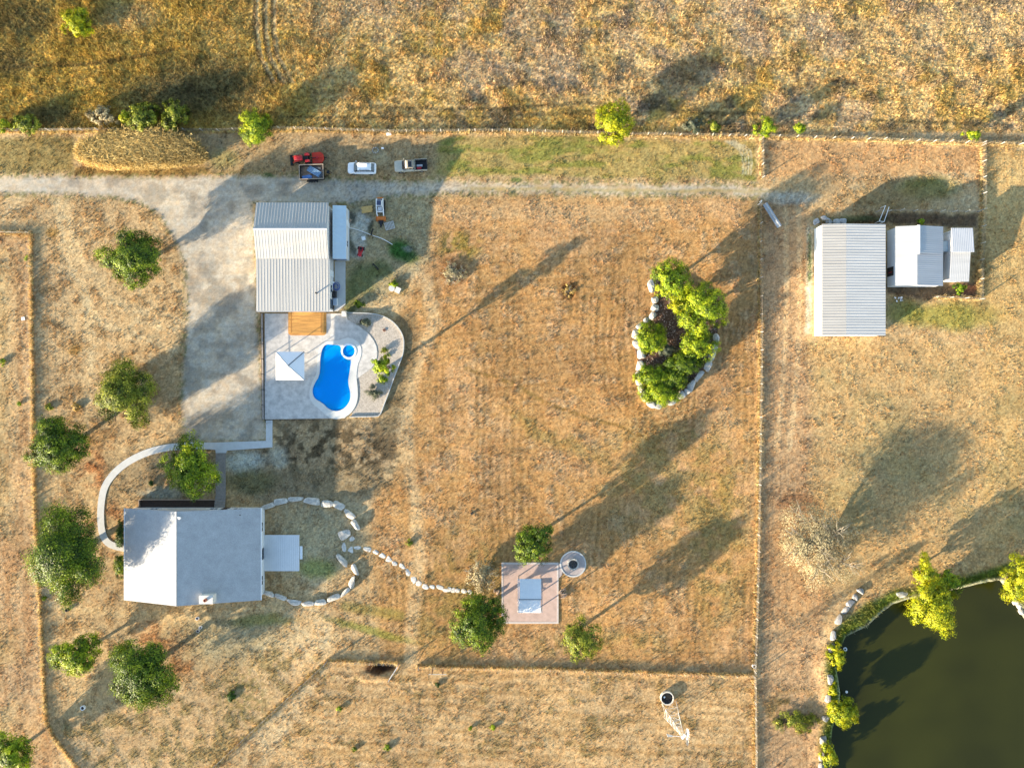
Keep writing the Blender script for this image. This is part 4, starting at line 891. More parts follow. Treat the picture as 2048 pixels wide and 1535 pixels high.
# ------------------------------------------------------------------ trees and shrubs
PAL = {'oak': ((.014,.035,.005),(.085,.15,.010),(.26,.33,.016)), 'bright': ((.04,.08,.006),(.21,.31,.012),(.46,.50,.018)), 'willow': ((.16,.22,.008),(.34,.36,.010),(.50,.46,.012)),
       'olive': ((.04,.06,.01),(.18,.22,.02),(.38,.38,.04)), 'pale': ((.22,.18,.10),(.38,.32,.18),(.52,.45,.26)), 'straw': ((.30,.20,.06),(.50,.34,.10),(.62,.44,.14)), 'grey': ((.05,.07,.045),(.11,.13,.08),(.20,.20,.13)), 'dark': ((.015,.04,.008),(.04,.09,.012),(.08,.14,.015))}
def tree(name, px, py, rx, ry, h, label, cat='tree', pal='oak', th=None, seed=1, leaf=.26, dens=1.0, rot=0, group=None, lobes=9, tws=1.0, ground=None, vary=.28, bare=0.0):
    r = np.random.default_rng(seed); pr = random.Random(seed)
    th = h*.22 if th is None else th; zc_ = (h+th)/2; rz = (h-th)/2
    bx, by, _ = W(px, py, zc_); f = S*(1-zc_/H); RX, RY = rx*f, ry*f; Rm = (RX+RY)/2; q0 = 1.14 if Rm < 3.4 else 1.03; RX *= q0; RY *= q0; Rm *= q0
    g = gz(bx,by) if ground is None else ground
    root = empty(name, (bx,by,g), 0, label, cat, group)
    # lobes
    Ls = []; ca, sa = math.cos(R(rot)), math.sin(R(rot))
    nl = lobes if Rm > 1.6 else max(4, lobes//2)
    for i in range(nl):
        A = 2*math.pi*i/nl+pr.uniform(-.35,.35); rr = pr.uniform(.5,.76); el = pr.uniform(-.45,.5)
        Ls.append((math.cos(A)*rr, math.sin(A)*rr, el, pr.uniform(.26,.42)))
    for i in range(max(3,nl//3)):
        A = pr.uniform(0,6.28); rr = pr.uniform(0,.32); Ls.append((math.cos(A)*rr, math.sin(A)*rr, pr.uniform(.35,.7), pr.uniform(.32,.45)))
    Ls.append((0,0,0,.4))
    def wp(u,v,w):
        X, Y = u*RX, v*RY; return (X*ca-Y*sa, X*sa+Y*ca, zc_+w*rz)
    area = math.pi*RX*RY; leaf *= .98; N = int(area*(230 if Rm>1.2 else 300)*dens*(.32/leaf)**1.6*.9)
    # clumps on the lobes
    wts = np.array([L[3]**2 for L in Ls]); wts /= wts.sum(); N = int(N*(1.5 if pal == 'oak' else 1.15)); per = 55; nc = max(14, N//per)
    li = r.choice(len(Ls), nc, p=wts); La = np.array(Ls)[li]
    dv = r.normal(size=(nc,3)); dv[:,2] = dv[:,2]*.8+.25; dv /= np.linalg.norm(dv,axis=1)[:,None]
    cr_ = La[:,3]*r.uniform(.7,1.12,nc)
    cu = La[:,0]+dv[:,0]*cr_; cv = La[:,1]+dv[:,1]*cr_; cw = La[:,2]+dv[:,2]*cr_*1.1
    cw = np.clip(cw,-1,1)
    X = cu*RX; Y = cv*RY; cp = np.stack([X*ca-Y*sa, X*sa+Y*ca, zc_+cw*rz],-1)
    crad = Rm*r.uniform(.08,.16,nc)+.16
    d2 = r.normal(size=(nc,per,3)); d2 /= np.linalg.norm(d2,axis=2)[...,None]
    pos = cp[:,None,:]+d2*(crad[:,None,None]*r.uniform(.35,1.05,(nc,per,1)))*np.array([1,1,.75])
    pos = pos.reshape(-1,3); cdir = (cp-np.array([0,0,zc_]))/np.array([RX,RY,rz]); nrm = (d2*.8+dv[:,None,:]*.8+cdir[:,None,:]*.9+r.normal(size=d2.shape)*.4).reshape(-1,3); nrm[:,2] += .2; nrm /= np.linalg.norm(nrm,axis=1)[:,None]
    t1 = np.cross(nrm, r.normal(size=nrm.shape)); t1 /= np.linalg.norm(t1,axis=1)[:,None]; t2 = np.cross(nrm,t1)
    n = len(pos); s1 = (leaf*r.uniform(.55,1.25,n)*.5)[:,None]; s2 = s1*r.uniform(.4,.8,(n,1))
    V = np.stack([pos-t1*s1, pos-t2*s2+nrm*s1*.15, pos+t1*s1, pos+t2*s2+nrm*s1*.15],1); V[...,2] = np.maximum(V[...,2], .05)
    p0,p1,p2 = [np.array(c) for c in PAL[pal]]; q = np.clip(r.normal(.48,.32,nc),0,1); q = np.repeat(q,per)+r.normal(0,.16,n); q = np.clip(q,0,1)[:,None]
    c = np.where(q<.5, p0+(p1-p0)*q*2, p1+(p2-p1)*(q*2-1))*r.uniform(1-vary,1+vary,(n,1))
    if bare:
        kp = r.random(n) > bare; V = V[kp]; c = c[kp]; n = len(V)
    fast_mesh('crown', V.reshape(-1,3), np.arange(n*4).reshape(-1,4), LEAF, np.clip(np.repeat(c,4,0),0,1), root)
    # trunk and limbs
    tr = MB(); tw = max(.05, Rm*.07)*tws; sp = (pr.uniform(-.15,.15)*Rm, pr.uniform(-.15,.15)*Rm)
    fork = Vector((sp[0],sp[1],th+.15*rz)); tr.tube([(0,0,-.3),(sp[0]*.4,sp[1]*.4,th*.5),fork],[tw*1.35,tw,tw*.85],9)
    trunk = tr.build('trunk', M_bark, root, smooth=True)
    br = MB()
    for L in Ls:
        e = Vector(wp(*L[:3])); mid = fork.lerp(e,.5)+Vector((0,0,-.12*rz)); br.tube([fork,mid,e],[tw*.5,tw*.32,tw*.12],6)
        for j in range(5 if bare else 2):
            e2 = e+Vector((pr.uniform(-1,1)*RX*.35,pr.uniform(-1,1)*RY*.35,pr.uniform(-.1,.5)*rz)); m2 = mid.lerp(e,.6); br.tube([m2,m2.lerp(e2,.5)+Vector((0,0,.1)),e2],[tw*.22,tw*.14,tw*.05],5)
            if bare:
                for q_ in range(4):
                    e3 = e2+Vector((pr.uniform(-1,1)*RX*.2,pr.uniform(-1,1)*RY*.2,pr.uniform(-.1,.3)*rz)); br.tube([m2.lerp(e2,.6),e3],[tw*.1,tw*.03],4)
    br.build('limbs', M_bark if not bare else mat('pale_twigs',(.34,.29,.22),.9), trunk, smooth=True)
    return root
T = tree
T('oak_tree',265,515,60,56,7.6,'dark green oak on the dry lawn west of the gravel drive, opposite the workshop barn',seed=11)
T('oak_tree',250,788,60,66,7.8,'olive green bushy oak on the dry lawn west of the pool terrace',pal='olive',seed=12)
T('oak_tree',120,884,56,58,8,'dark oak leaning over the western fence, north of the largest oak',seed=13)
T('oak_tree',133,1107,66,104,10.5,'largest oak, a huge spreading crown between the western fence and the farmhouse',seed=14,lobes=15,rot=12)
T('oak_tree',379,932,52,62,6.5,'bright green round tree between the curved path and the boardwalk',pal='bright',seed=15,th=1.8)
T('oak_tree',155,1308,50,40,5.2,'yellow green tree southwest of the farmhouse, beside the pot',pal='bright',seed=16,rot=20)
T('oak_tree',286,1345,66,72,8.6,'large dark green tree south of the farmhouse with scattered pale glossy leaves',seed=17)
T('oak_tree',28,1504,40,44,5.5,'bright green tree in the bottom left corner outside the western fence',pal='bright',seed=18)
T('oak_tree',955,1240,54,56,9.0,'dark green tree touching the west edge of the pavilion slab',seed=19)
T('oak_tree',1068,1086,44,40,7.8,'open crowned green tree at the north edge of the pavilion slab',pal='oak',seed=20,th=2.4,rot=35,dens=.8)
T('pale_tree',1160,1277,37,42,7.0,'pale grey green lollipop shaped tree south east of the pavilion slab',pal='olive',seed=21,th=2.2,dens=.8)
T('dry_tree',1642,1085,90,82,6.4,'wide sparse straw coloured tree, nearly leafless, northwest of the pond',pal='pale',seed=22,th=.5,dens=.62,bare=.35,lobes=9,leaf=.2)
T('dry_shrub',962,1150,30,32,2.4,'leafless pale shrub beside the last stepping stones',cat='shrub',pal='pale',seed=23,th=.3,dens=.6,bare=.3)
T('willow_tree',1874,1216,44,56,7.4,'yellow green willow reaching over the north shore of the pond',pal='willow',seed=24,th=1.5,dens=1.2,rot=15)
T('willow_tree',1848,1146,15,36,5.0,'slim yellow willow standing behind the willow on the north shore',pal='willow',seed=25,th=1,dens=1.2)
T('green_bush',1895,1160,30,20,3.4,'dark green bush growing between the two northern willows',cat='bush',pal='bright',seed=26,th=.4)
T('willow_tree',2034,1158,34,50,6.2,'yellow green willow at the right edge of the photo over white rocks',pal='willow',seed=27,th=1,dens=1.2)
T('willow_bush',1675,1313,15,25,2.4,'yellow bush on the west bank, highest of the four there',cat='bush',pal='willow',seed=28,th=.2,dens=1.2,ground=-.2)
T('willow_bush',1686,1424,28,28,3.8,'biggest yellow bush on the west bank of the pond',cat='bush',pal='willow',seed=29,th=.4,dens=1.2,ground=-.2)
T('willow_bush',1667,1378,9,14,1.6,'smallest yellow bush between the two larger ones on the west bank',cat='bush',pal='willow',seed=30,th=.1,ground=-.1)
T('willow_bush',1659,1510,15,26,2.6,'yellow bush on the west bank at the bottom edge of the photo',cat='bush',pal='willow',seed=31,th=.2,ground=-.1)
# island
T('island_tree',1342,562,44,40,6.8,'northernmost and tallest tree on the boulder edged island, dark on its shaded side',pal='bright',seed=32,th=1.2,group=None,ground=.36)
T('island_tree',1406,622,47,50,5.6,'wide green tree on the east side of the boulder edged island',pal='bright',seed=33,th=.9,ground=.36)
T('island_tree',1368,604,31,28,4.0,'yellow green tree in the middle of the boulder edged island',pal='willow',seed=34,th=.6,ground=.36)
T('island_shrub',1299,678,26,34,2.4,'yellow green shrub inside the west edging of the island',cat='shrub',pal='bright',seed=35,th=.2,ground=.36,leaf=.2)
T('island_shrub',1396,692,32,30,3.0,'green shrub below the wide tree on the island, beside the eastern blocks',cat='shrub',pal='bright',seed=36,th=.3,ground=.36,leaf=.2)
T('island_shrub',1368,726,38,22,2.2,'dark green spreading shrub in the lower middle of the island',cat='shrub',pal='oak',seed=37,th=.2,ground=.36,leaf=.2)
T('island_shrub',1304,755,34,24,2.0,'sprawling shrub spilling over the western blocks of the island',cat='shrub',pal='bright',seed=38,th=.2,ground=.36,leaf=.2)
T('island_shrub',1318,784,38,24,2.0,'southernmost shrub on the tree island',cat='shrub',pal='bright',seed=39,th=.2,ground=.36,leaf=.2)
T('island_shrub',1347,757,32,24,1.8,'small dark shrub between the two southern shrubs of the island',cat='shrub',pal='oak',seed=40,th=.2,ground=.36,leaf=.2)
T('island_shrub',1333,700,18,15,1.4,'low dark shrub half covering the bark mulch of the island',cat='shrub',pal='grey',seed=41,th=.1,ground=.36,leaf=.18)
# north
T('field_shrub',153,44,31,27,2.6,'vivid lime green shrub alone in the north field near the top left corner',cat='shrub',pal='willow',seed=42,th=.2)
T('cedar_tree',511,252,29,32,4.2,'round yellow green cedar standing on the north fence line at the end of the reeds',pal='bright',seed=43,th=.3,leaf=.2,lobes=16,dens=1.4)
T('field_tree',1228,246,39,36,4.6,'yellow green tree on the north fence line above the middle of the verge',pal='willow',seed=44,th=.8)
T('fence_bush',1530,253,20,17,3.4,'round green bush where the verge fence meets the north fence',cat='bush',pal='bright',seed=45,th=.3,leaf=.2)
T('fence_bush',1597,258,13,11,2.0,'small green bush, next one east of the round bush on the north fence',cat='bush',pal='bright',seed=46,th=.1,leaf=.2)
T('fence_bush',1945,271,19,11,3.0,'flat yellow green bush at the corner of the north and eastern fences',cat='bush',pal='bright',seed=47,th=.2,leaf=.2)
T('fence_bush',1386,250,24,14,2.2,'grey and green scrubby bush on the north fence, left of a smaller one',cat='bush',pal='grey',seed=48,th=.1,leaf=.2)
T('fence_bush',1428,252,13,13,2.0,'small grey green bush just right of the scrubby one on the north fence',cat='bush',pal='olive',seed=49,th=.1,leaf=.2)
T('field_shrub',288,234,27,30,3.2,'yellowish shrub above the dry reed bed, in the middle of three',cat='shrub',pal='olive',seed=50,th=.2)
T('field_shrub',350,226,24,28,3.0,'darker green shrub above the dry reed bed, the one nearest the round cedar',cat='shrub',pal='olive',seed=51,th=.2)
T('field_shrub',252,236,14,17,2.0,'smallest yellow green shrub above the dry reed bed',cat='shrub',pal='willow',seed=52,th=.1)
T('field_shrub',50,250,26,20,2.2,'pale green shrub on the fence line near the left edge of the photo',cat='shrub',pal='olive',seed=53,th=.1)
T('field_shrub',8,252,14,14,1.8,'lime shrub cut by the left edge of the photo on the north fence line',cat='shrub',pal='willow',seed=54,th=.1)
T('field_shrub',205,232,30,18,1.8,'pale dry scrub between the reed bed and the pale green shrub',cat='shrub',pal='pale',seed=55,th=.1,dens=.7)
# house shrubs, garden plants
T('house_shrub',242,1070,11,24,1.8,'upper dark shrub against the west wall of the farmhouse',cat='shrub',pal='dark',seed=56,th=.1,leaf=.18)
T('house_shrub',243,1133,12,24,1.8,'lower dark shrub against the west wall of the farmhouse, yellowing at its south tip',cat='shrub',pal='oak',seed=57,th=.1,leaf=.18)
T('garden_plant',729,645,12,10,.9,'dark leafy plant at the curved north edge of the pool terrace',cat='plant',pal='grey',seed=58,th=.05,leaf=.16,ground=.1)
T('garden_plant',748,783,16,14,.8,'sparse grey plant in the southern part of the gravel garden bed',cat='plant',pal='grey',seed=59,th=.05,leaf=.14,dens=.6,ground=.1)
T('garden_plant',764,758,9,10,.9,'small green plant just below the slim tall tree in the gravel bed',cat='plant',pal='bright',seed=60,th=.05,leaf=.16,ground=.1)
T('garden_plant',769,702,8,8,.5,'tiny thin plant north of the low spiky yucca in the gravel bed',cat='plant',pal='olive',seed=61,th=.05,leaf=.12,dens=.5,ground=.1)
T('shed_plant',1919,576,11,11,1.4,'bright leafy plant in front of the smallest shed',cat='plant',pal='bright',seed=62,th=.1,leaf=.3)
T('shed_plant',1843,446,8,7,1.4,'leafy plant at the back of the middle shed',cat='plant',pal='bright',seed=63,th=.1,leaf=.3)
T('dry_shrub',905,545,25,22,.9,'low brown scrub heap on the lawn east of the green patch',cat='shrub',pal='pale',seed=64,th=.05,leaf=.2,dens=.45,bare=.3)
T('dry_shrub',1137,580,13,16,.7,'small rusty scrub clump in the upper middle of the orange lawn',cat='shrub',pal='straw',seed=65,th=.05,leaf=.2,dens=.35,bare=.3)
T('weed_clump',787,567,9,6,.6,'yellow green weeds beside the round lid',cat='weeds',pal='bright',seed=66,th=.05,leaf=.16)
T('weed_clump',718,607,10,7,.6,'weeds growing beside the corner of the gravel bed',cat='weeds',pal='oak',seed=67,th=.05,leaf=.16)
T('weed_clump',1590,1440,44,22,.8,'broad yellowish scrub patch west of the biggest yellow bank bush',cat='weeds',pal='olive',seed=68,th=.05,leaf=.2,dens=.35)
# small weeds in the south and west fields
for i,(x,y,r_,lb) in enumerate([(678,1416,6,'green weed tuft in the bottom field left of the sand track'),(775,1494,8,'largest green weed tuft in the bottom field'),(708,1497,5,'green weed tuft at the bottom left of the south field'),(985,1453,6,'green weed tuft in the middle of the bottom field'),(875,1367,6,'dark green weed tuft under the H shaped gate brace'),(462,1392,11,'dark green scrub clump left of the diagonal fence'),
    (54,515,5,'small green weed inside the corner of the western fence'),(5,722,8,'green weed at the left edge of the photo, west field'),(38,808,5,'green weed beside the western fence, west of the olive oak'),(100,815,9,'brown green shrublet inside the western fence'),(152,812,9,'rusty shrublet left of the olive oak'),(302,965,6,'dark green weed by the curved path'),(818,1085,7,'olive weed on the track north of the stepping stones'),(940,1455,5,'faint weed tuft in the bottom field'),(88,1195,5,'green weed west of the largest oak')]):
    T('weed_tuft',x,y,r_*.9,r_*.9,.4,lb,cat='weed',pal=['bright','bright','olive','bright','dark','dark','bright','bright','bright','olive','straw','dark','olive','bright','bright'][i],seed=80+i,th=.03,leaf=.16,dens=.8)
# reed bed
def reeds():
    out = [(146,300),(160,285),(190,279),(230,270),(262,263),(290,262),(330,268),(370,280),(395,293),(408,312),(395,322),(350,328),(280,333),(210,334),(165,326),(148,315)]
    n = 60000; x = rng.uniform(140,412,n); y = rng.uniform(255,338,n); k = poly_sd(x,y,out) < -3*vnoise(x*.3,y*.3); x = x[k]; y = y[k]; n = len(x)
    X = (x-CX)*S*.985; Y = (CY-y)*S*.985; g = samp(Z,X,Y); d = np.clip(-poly_sd(x,y,out)/12,.25,1)
    h = 2.1*d*rng.uniform(.7,1.15,n); a = rng.uniform(0,6.28,n); wdt = rng.uniform(.03,.07,n); lx = h*(.12+rng.normal(0,.34,n)); ly = h*(.16+rng.normal(0,.34,n))
    V = np.empty((n,4,3)); c_, s_ = np.cos(a)*wdt/2, np.sin(a)*wdt/2
    V[:,0] = np.stack([X-c_,Y-s_,g-.05],-1); V[:,1] = np.stack([X+c_,Y+s_,g-.05],-1); V[:,2] = np.stack([X+c_*1.6+lx,Y+s_*1.6+ly,g+h],-1); V[:,3] = np.stack([X-c_*1.6+lx,Y-s_*1.6+ly,g+h],-1)
    q = rng.random((n,1)); c = (np.array([[.62,.42,.13]])*(1-q)+np.array([[.85,.66,.28]])*q)*rng.uniform(.6,1.15,(n,1)); br_ = sstep(230,420,x+60*(vnoise(x*.05,y*.05)-.5))[:,None]; c = c*(1-.4*br_)
    root = empty('reed_bed', (*W(275,300)[:2],0), 0, 'long almond shaped bed of tall golden dry reeds beside the gravel drive', 'reeds')
    m = 46000; i = rng.integers(0,n,m); tx = X[i]+lx[i]; ty = Y[i]+ly[i]; tz = g[i]+h[i]*.97; A = rng.normal(.6,1.0,m); ln = rng.uniform(.3,.95,m); pw_ = rng.uniform(.015,.04,m)
    V2 = np.empty((m,4,3)); dx, dy = np.cos(A)*ln, np.sin(A)*ln; ux, uy = -np.sin(A)*pw_, np.cos(A)*pw_; el = rng.uniform(-.1,.15,m)
    V2[:,0] = np.stack([tx-ux,ty-uy,tz],-1); V2[:,1] = np.stack([tx+dx,ty+dy,tz+el+.05],-1); V2[:,2] = np.stack([tx+ux,ty+uy,tz+.05],-1); V2[:,3] = np.stack([tx-dx*.4,ty-dy*.4,tz-.08],-1)
    V2[...,0] -= 0; c2 = np.clip(c[i]*rng.uniform(.45,1.2,(m,1)),0,1)
    V = np.concatenate([V, V2]); c = np.concatenate([c, c2]); n = n+m; V[...,0] -= root.location.x; V[...,1] -= root.location.y
    tag(fast_mesh('stems', V.reshape(-1,3), np.arange(n*4).reshape(-1,4), GRASS, np.repeat(np.clip(c,0,1),4,0), root), kind='stuff')
reeds()
# yucca with tall flower stalk
def spiky(name, px, py, rad, n, label, col, stalk=0, seed=5, zb=.1, spots=((0,0),)):
    r = random.Random(seed); x, y = W(px,py)[:2]; root = empty(name,(x,y,zb),0,label,'plant'); 
    for (ox,oy) in spots:
        mb = MB()
        for i in range(n):
            A = r.uniform(0,6.28); el = r.uniform(.05,1.2); L = rad*r.uniform(.7,1.1); w2 = .05
            dx, dy, dz = math.cos(A)*math.cos(el), math.sin(A)*math.cos(el), math.sin(el); sx_, sy_ = -math.sin(A)*w2, math.cos(A)*w2
            m0 = (ox+dx*L*.45, oy+dy*L*.45, .1+dz*L*.5); e = (ox+dx*L, oy+dy*L, max(.05,dz*L*.85))
            mb.add([(ox,oy,.05),(m0[0]+sx_,m0[1]+sy_,m0[2]),(m0[0]-sx_,m0[1]-sy_,m0[2]),e,(m0[0],m0[1],m0[2]-.03)],[(0,1,3),(0,3,2),(0,2,4),(0,4,1),(1,4,3),(4,2,3)])
        mb.build('leaves', col, root)
    return root
Myu = mat('yucca_leaf',(.17,.22,.03),.6,.35,2.5)
T('slim_tree',765,733,18,20,8.6,'slim tall feathery tree in the gravel bed, throwing the long thin shadow over the lawn',pal='bright',seed=71,th=3.3,leaf=.34,dens=1.5,tws=2.0,ground=.1,vary=.35,lobes=7)
spiky('yucca', 772, 712, .5, 26, 'low spiky yucca just above the slim tree in the gravel bed', Myu, spots=((0,0),(.5,.2)))
spiky('agave', 723.5, 641, .45, 22, 'dark reddish spiky plant beside the dark leafy one at the terrace edge', mat('dark_agave',(.10,.05,.05),.7,.3,3), seed=9)
# ------------------------------------------------------------------ fences
def tpost(m, h, r=.04, nm='post'):
    mb = MB(); mb.tube([(0,0,-.3),(0,0,h)], r, 6); o = mb.build(nm, m); return o.data, o
post_me, tmp = tpost(M_post, 1.45, .035); bpy.data.objects.remove(tmp)
cpost_me, tmp = tpost(M_grey_wood, 1.6, .09); bpy.data.objects.remove(tmp)
wpost_me, tmp = tpost(mat('pale_post',(.62,.58,.52),.7,.1,3), 1.5, .045); bpy.data.objects.remove(tmp)
def fence(pts, label, sp=2.75, pm=post_me, h=1.45, seed=1, wires=4, corner=True, cat='fence'):
    r = random.Random(seed); x0, y0, _ = W(*pts[0]); root = empty('wire_fence', (x0,y0,0), 0, label, cat)
    P = [Vector(W(*p)) for p in pts]; lines = [[] for _ in range(wires)]
    for i in range(len(P)-1):
        a, b = P[i], P[i+1]; L = (b-a).length; n = max(1, round(L/sp))
        for k in range(n + (1 if i == len(P)-2 else 0)):
            q = a.lerp(b, k/n)
            if abs(q.x) > 92 or abs(q.y) > 70: continue
            c = (k == 0 and corner and i in (0,)) or (i == len(P)-2 and k == n and corner)
            z = gz(q.x,q.y); o = bpy.data.objects.new('corner_post' if c else 'post', cpost_me if c else pm); COL.objects.link(o); o.parent = root
            o.location = (q.x-x0+r.uniform(-.04,.04), q.y-y0+r.uniform(-.04,.04), z); o.rotation_euler = (r.uniform(-.05,.05), r.uniform(-.05,.05), 0)
            for j in range(wires): lines[j].append((q.x-x0, q.y-y0, z+.3+j*(h-.42)/max(1,wires-1)))
    for l in lines:
        if len(l) > 1: MB().tube(l, .009, 4).build('wire', M_wire, root)
    return root
fence(FENCES['north'], 'long straight wire fence on pale posts along the foot of the rough north field', 2.8, wpost_me, seed=1)
fence(FENCES['lane_n'], 'short wire fence with four pale posts across the verge north of the drive', 2.1, wpost_me, seed=2)
fence(FENCES['lane'], 'long wire fence dividing the orange lawn from the lane and the pond', 2.9, wpost_me, seed=3)
fence(FENCES['eastern'], 'easternmost wire fence passing the smallest shed', 2.7, wpost_me, seed=4)
fence(FENCES['south'], 'wire fence along the south side of the orange lawn, east of the gate gap', 2.7, post_me, seed=5)
fence(FENCES['south_w'], 'short wire fence above the dark hollow, west of the gate gap', 2.5, post_me, seed=6)
fence(FENCES['diag'], 'diagonal wire fence running to the bottom edge of the photo', 2.6, post_me, seed=7)
fence(FENCES['west'], 'western wire fence beside the row of oaks', 2.8, post_me, seed=8)
fence(SHED_FENCE, 'wire fence of leaning pale posts behind the two smaller sheds', 2.2, wpost_me, seed=9)
fence(SHED_S, 'short fence in front of the smallest shed', 2.4, wpost_me, seed=10)
def gate(name, p0, ang, L, hh, label, m=M_steel, bars=5, cat='gate', thick=.05):
    x, y = W(*p0)[:2]; root = empty(name, (x,y,gz(x,y)), ang, label, cat)
    fr = MB()
    for z in (.2, hh): fr.tube([(0,0,z),(L,0,z)], thick, 8)
    for u in (0, L/2, L): fr.tube([(u,0,.2),(u,0,hh)], thick, 8)
    fr.build('frame', m, root)
    for i in range(bars): MB().tube([(0,0,.3+i*(hh-.35)/bars),(L,0,.3+i*(hh-.35)/bars)], thick*.6, 6).build('bar', m, root)
    return root
gate('field_gate', (798,1327), R(237), 3.0, 1.25, 'open metal tube gate swung inward beside the dark hollow')
# heavy open gate by the lane, with two hoop posts
g = gate('lane_gate', (1526,410), R(-57.5), 4.6, 1.35, 'grey sheeted metal gate swung open at the corner of the drive and the lane', thick=.06)
MB().obox((2.3,.0,.95),(4.6,.85,.05),0,0).build('panel', mat('gate_sheet',(.34,.37,.40),.5,.15,2,metal=.3), g)
def hoop(px, py, label):
    x, y = W(px,py)[:2]; o = MB(); pts = [(-.28*math.cos(a)*1.0, .0, 1.2+.3*math.sin(a)) for a in [0,.5,1,1.57,2.1,2.6,3.14]]
    o.tube([(-.28,0,-.2)]+pts+[(.28,0,-.2)], .06, 8); q = o.build('hoop_post', M_white); q.location = (x,y,0); q.rotation_euler = (0,0,R(60)); tag(q, label, 'post')
hoop(1517,407,'white bent hoop post at the top end of the lane fence')
# frame behind the largest barn
fr = MB(); fr.tube([(-.5,-1.4,-.1),(-.5,-1.4,1.6),(.5,1.2,1.7),(.5,1.2,-.1)],.05,6); fr.tube([(.3,-1.5,-.1),(.3,-1.5,1.6),(1.1,1.0,1.7)],.05,6); fr.tube([(-.5,-1.4,1.6),(.3,-1.5,1.6)],.05,6)
q = fr.build('pipe_frame', M_white); q.location = W(1755,430); tag(q, 'bent pale pipe frame standing behind the east corner of the largest barn', 'pipe frame')
# H brace of the south fence
hb = empty('fence_brace', (*W(877,1336)[:2],0), 0, 'H shaped brace of two rusty posts and a pale rail on the south fence', 'brace')
for dx in (-.95,.85): MB().tube([(dx,.2,-.2),(dx,-.35,1.7)],.09,8).build('post', mat('rusty_post',(.18,.10,.06),.8,.2,3), hb)
MB().tube([(-1.5,-.34,1.62),(1.5,-.34,1.66)],.06,8).build('rail', M_post, hb)

# ------------------------------------------------------------------ windmill and tank
tk = empty('stock_tank', (*W(1333,1393)[:2],0), 0, 'round pale concrete stock tank of dark water at the foot of the windmill', 'water tank')
r_ = 13.2*S; MB().ring(0,0,-.2,.62,r_-.14,r_,48).build('tank_wall', mat('tank_concrete',(.62,.58,.50),.8,.1,3,.2,14), tk); MB().cyl(0,0,.2,.40,r_-.145,40).build('water', mat('tank_water',(.008,.009,.010),.08,.2,1), tk)
MB().cyl(-.45,.15,.395,.45,.14,12).build('float_valve', M_white, tk)
wm_ = empty('windmill', (*W(1340,1417)[:2],0), R(10), 'tall galvanised lattice windmill tower with its wheel on top, beside the round stock tank', 'windmill')
tw = MB(); HT = 9.6; bs = 1.25
cs = [(-1,-1),(1,-1),(1,1),(-1,1)]
for cx,cy in cs: tw.tube([(cx*bs,cy*bs,-.1),(cx*.12,cy*.12,HT)],.05,6)
lv = [0,2.0,3.9,5.6,7.1,8.4]
def wat(i,z): s_ = bs+(.12-bs)*z/HT; return (cs[i%4][0]*s_, cs[i%4][1]*s_, z)
for z in lv[1:]:
    for i in range(4): tw.tube([wat(i,z),wat(i+1,z)],.028,5)
for a_,b_ in zip(lv[:-1],lv[1:]):
    for i in range(4): tw.tube([wat(i,a_),wat(i+1,b_)],.02,4); tw.tube([wat(i+1,a_),wat(i,b_)],.02,4)
tw.build('tower', mat('tower_steel',(.60,.58,.54),.5,.1,3,metal=.3), wm_)
hd = MB(); hd.obox((0,0,HT+.1),(.8,.3,.35),R(40)); hub = hd.build('gear_head', M_white, wm_)
A = R(-15); ax = Vector((math.cos(A), math.sin(A), 0)); side = Vector((-math.sin(A), math.cos(A), 0)); up = Vector((0,0,1)); hc = Vector((0,0,HT+.15))+ax*.6
wh = MB()
for k in range(18):
    th = 2*math.pi*k/18; d = side*math.cos(th)+up*math.sin(th); tn = side*-math.sin(th)+up*math.cos(th); w2 = tn*.14+ax*.08
    a0 = hc+d*.45; a1 = hc+d*1.25; wh.add([a0-w2*.6, a0+w2*.6, a1+w2, a1-w2, a0-w2*.6+ax*.01, a0+w2*.6+ax*.01, a1+w2+ax*.01, a1-w2+ax*.01],[(0,1,2,3),(7,6,5,4),(0,4,5,1),(2,6,7,3),(1,5,6,2),(3,7,4,0)])
    wh.tube([hc, a0],.02,4)
rp = [hc+(side*math.cos(2*math.pi*k/24)+up*math.sin(2*math.pi*k/24))*1.0 for k in range(25)]; wh.tube(rp,.02,4)
wh.build('wheel', M_steel, wm_)
tl = MB(); b0 = Vector((0,0,HT+.15)); e0_ = b0-ax*1.7; tl.tube([b0,e0_],.03,5); t2_ = e0_-ax*.9
tl.add([e0_-up*.3-side*.01,t2_-up*.5-side*.01,t2_+up*.5-side*.01,e0_+up*.3-side*.01,e0_-up*.3+side*.01,t2_-up*.5+side*.01,t2_+up*.5+side*.01,e0_+up*.3+side*.01],[(0,1,2,3),(7,6,5,4),(0,4,5,1),(1,5,6,2),(2,6,7,3),(3,7,4,0)])
tl.build('tail_vane', M_white, wm_)

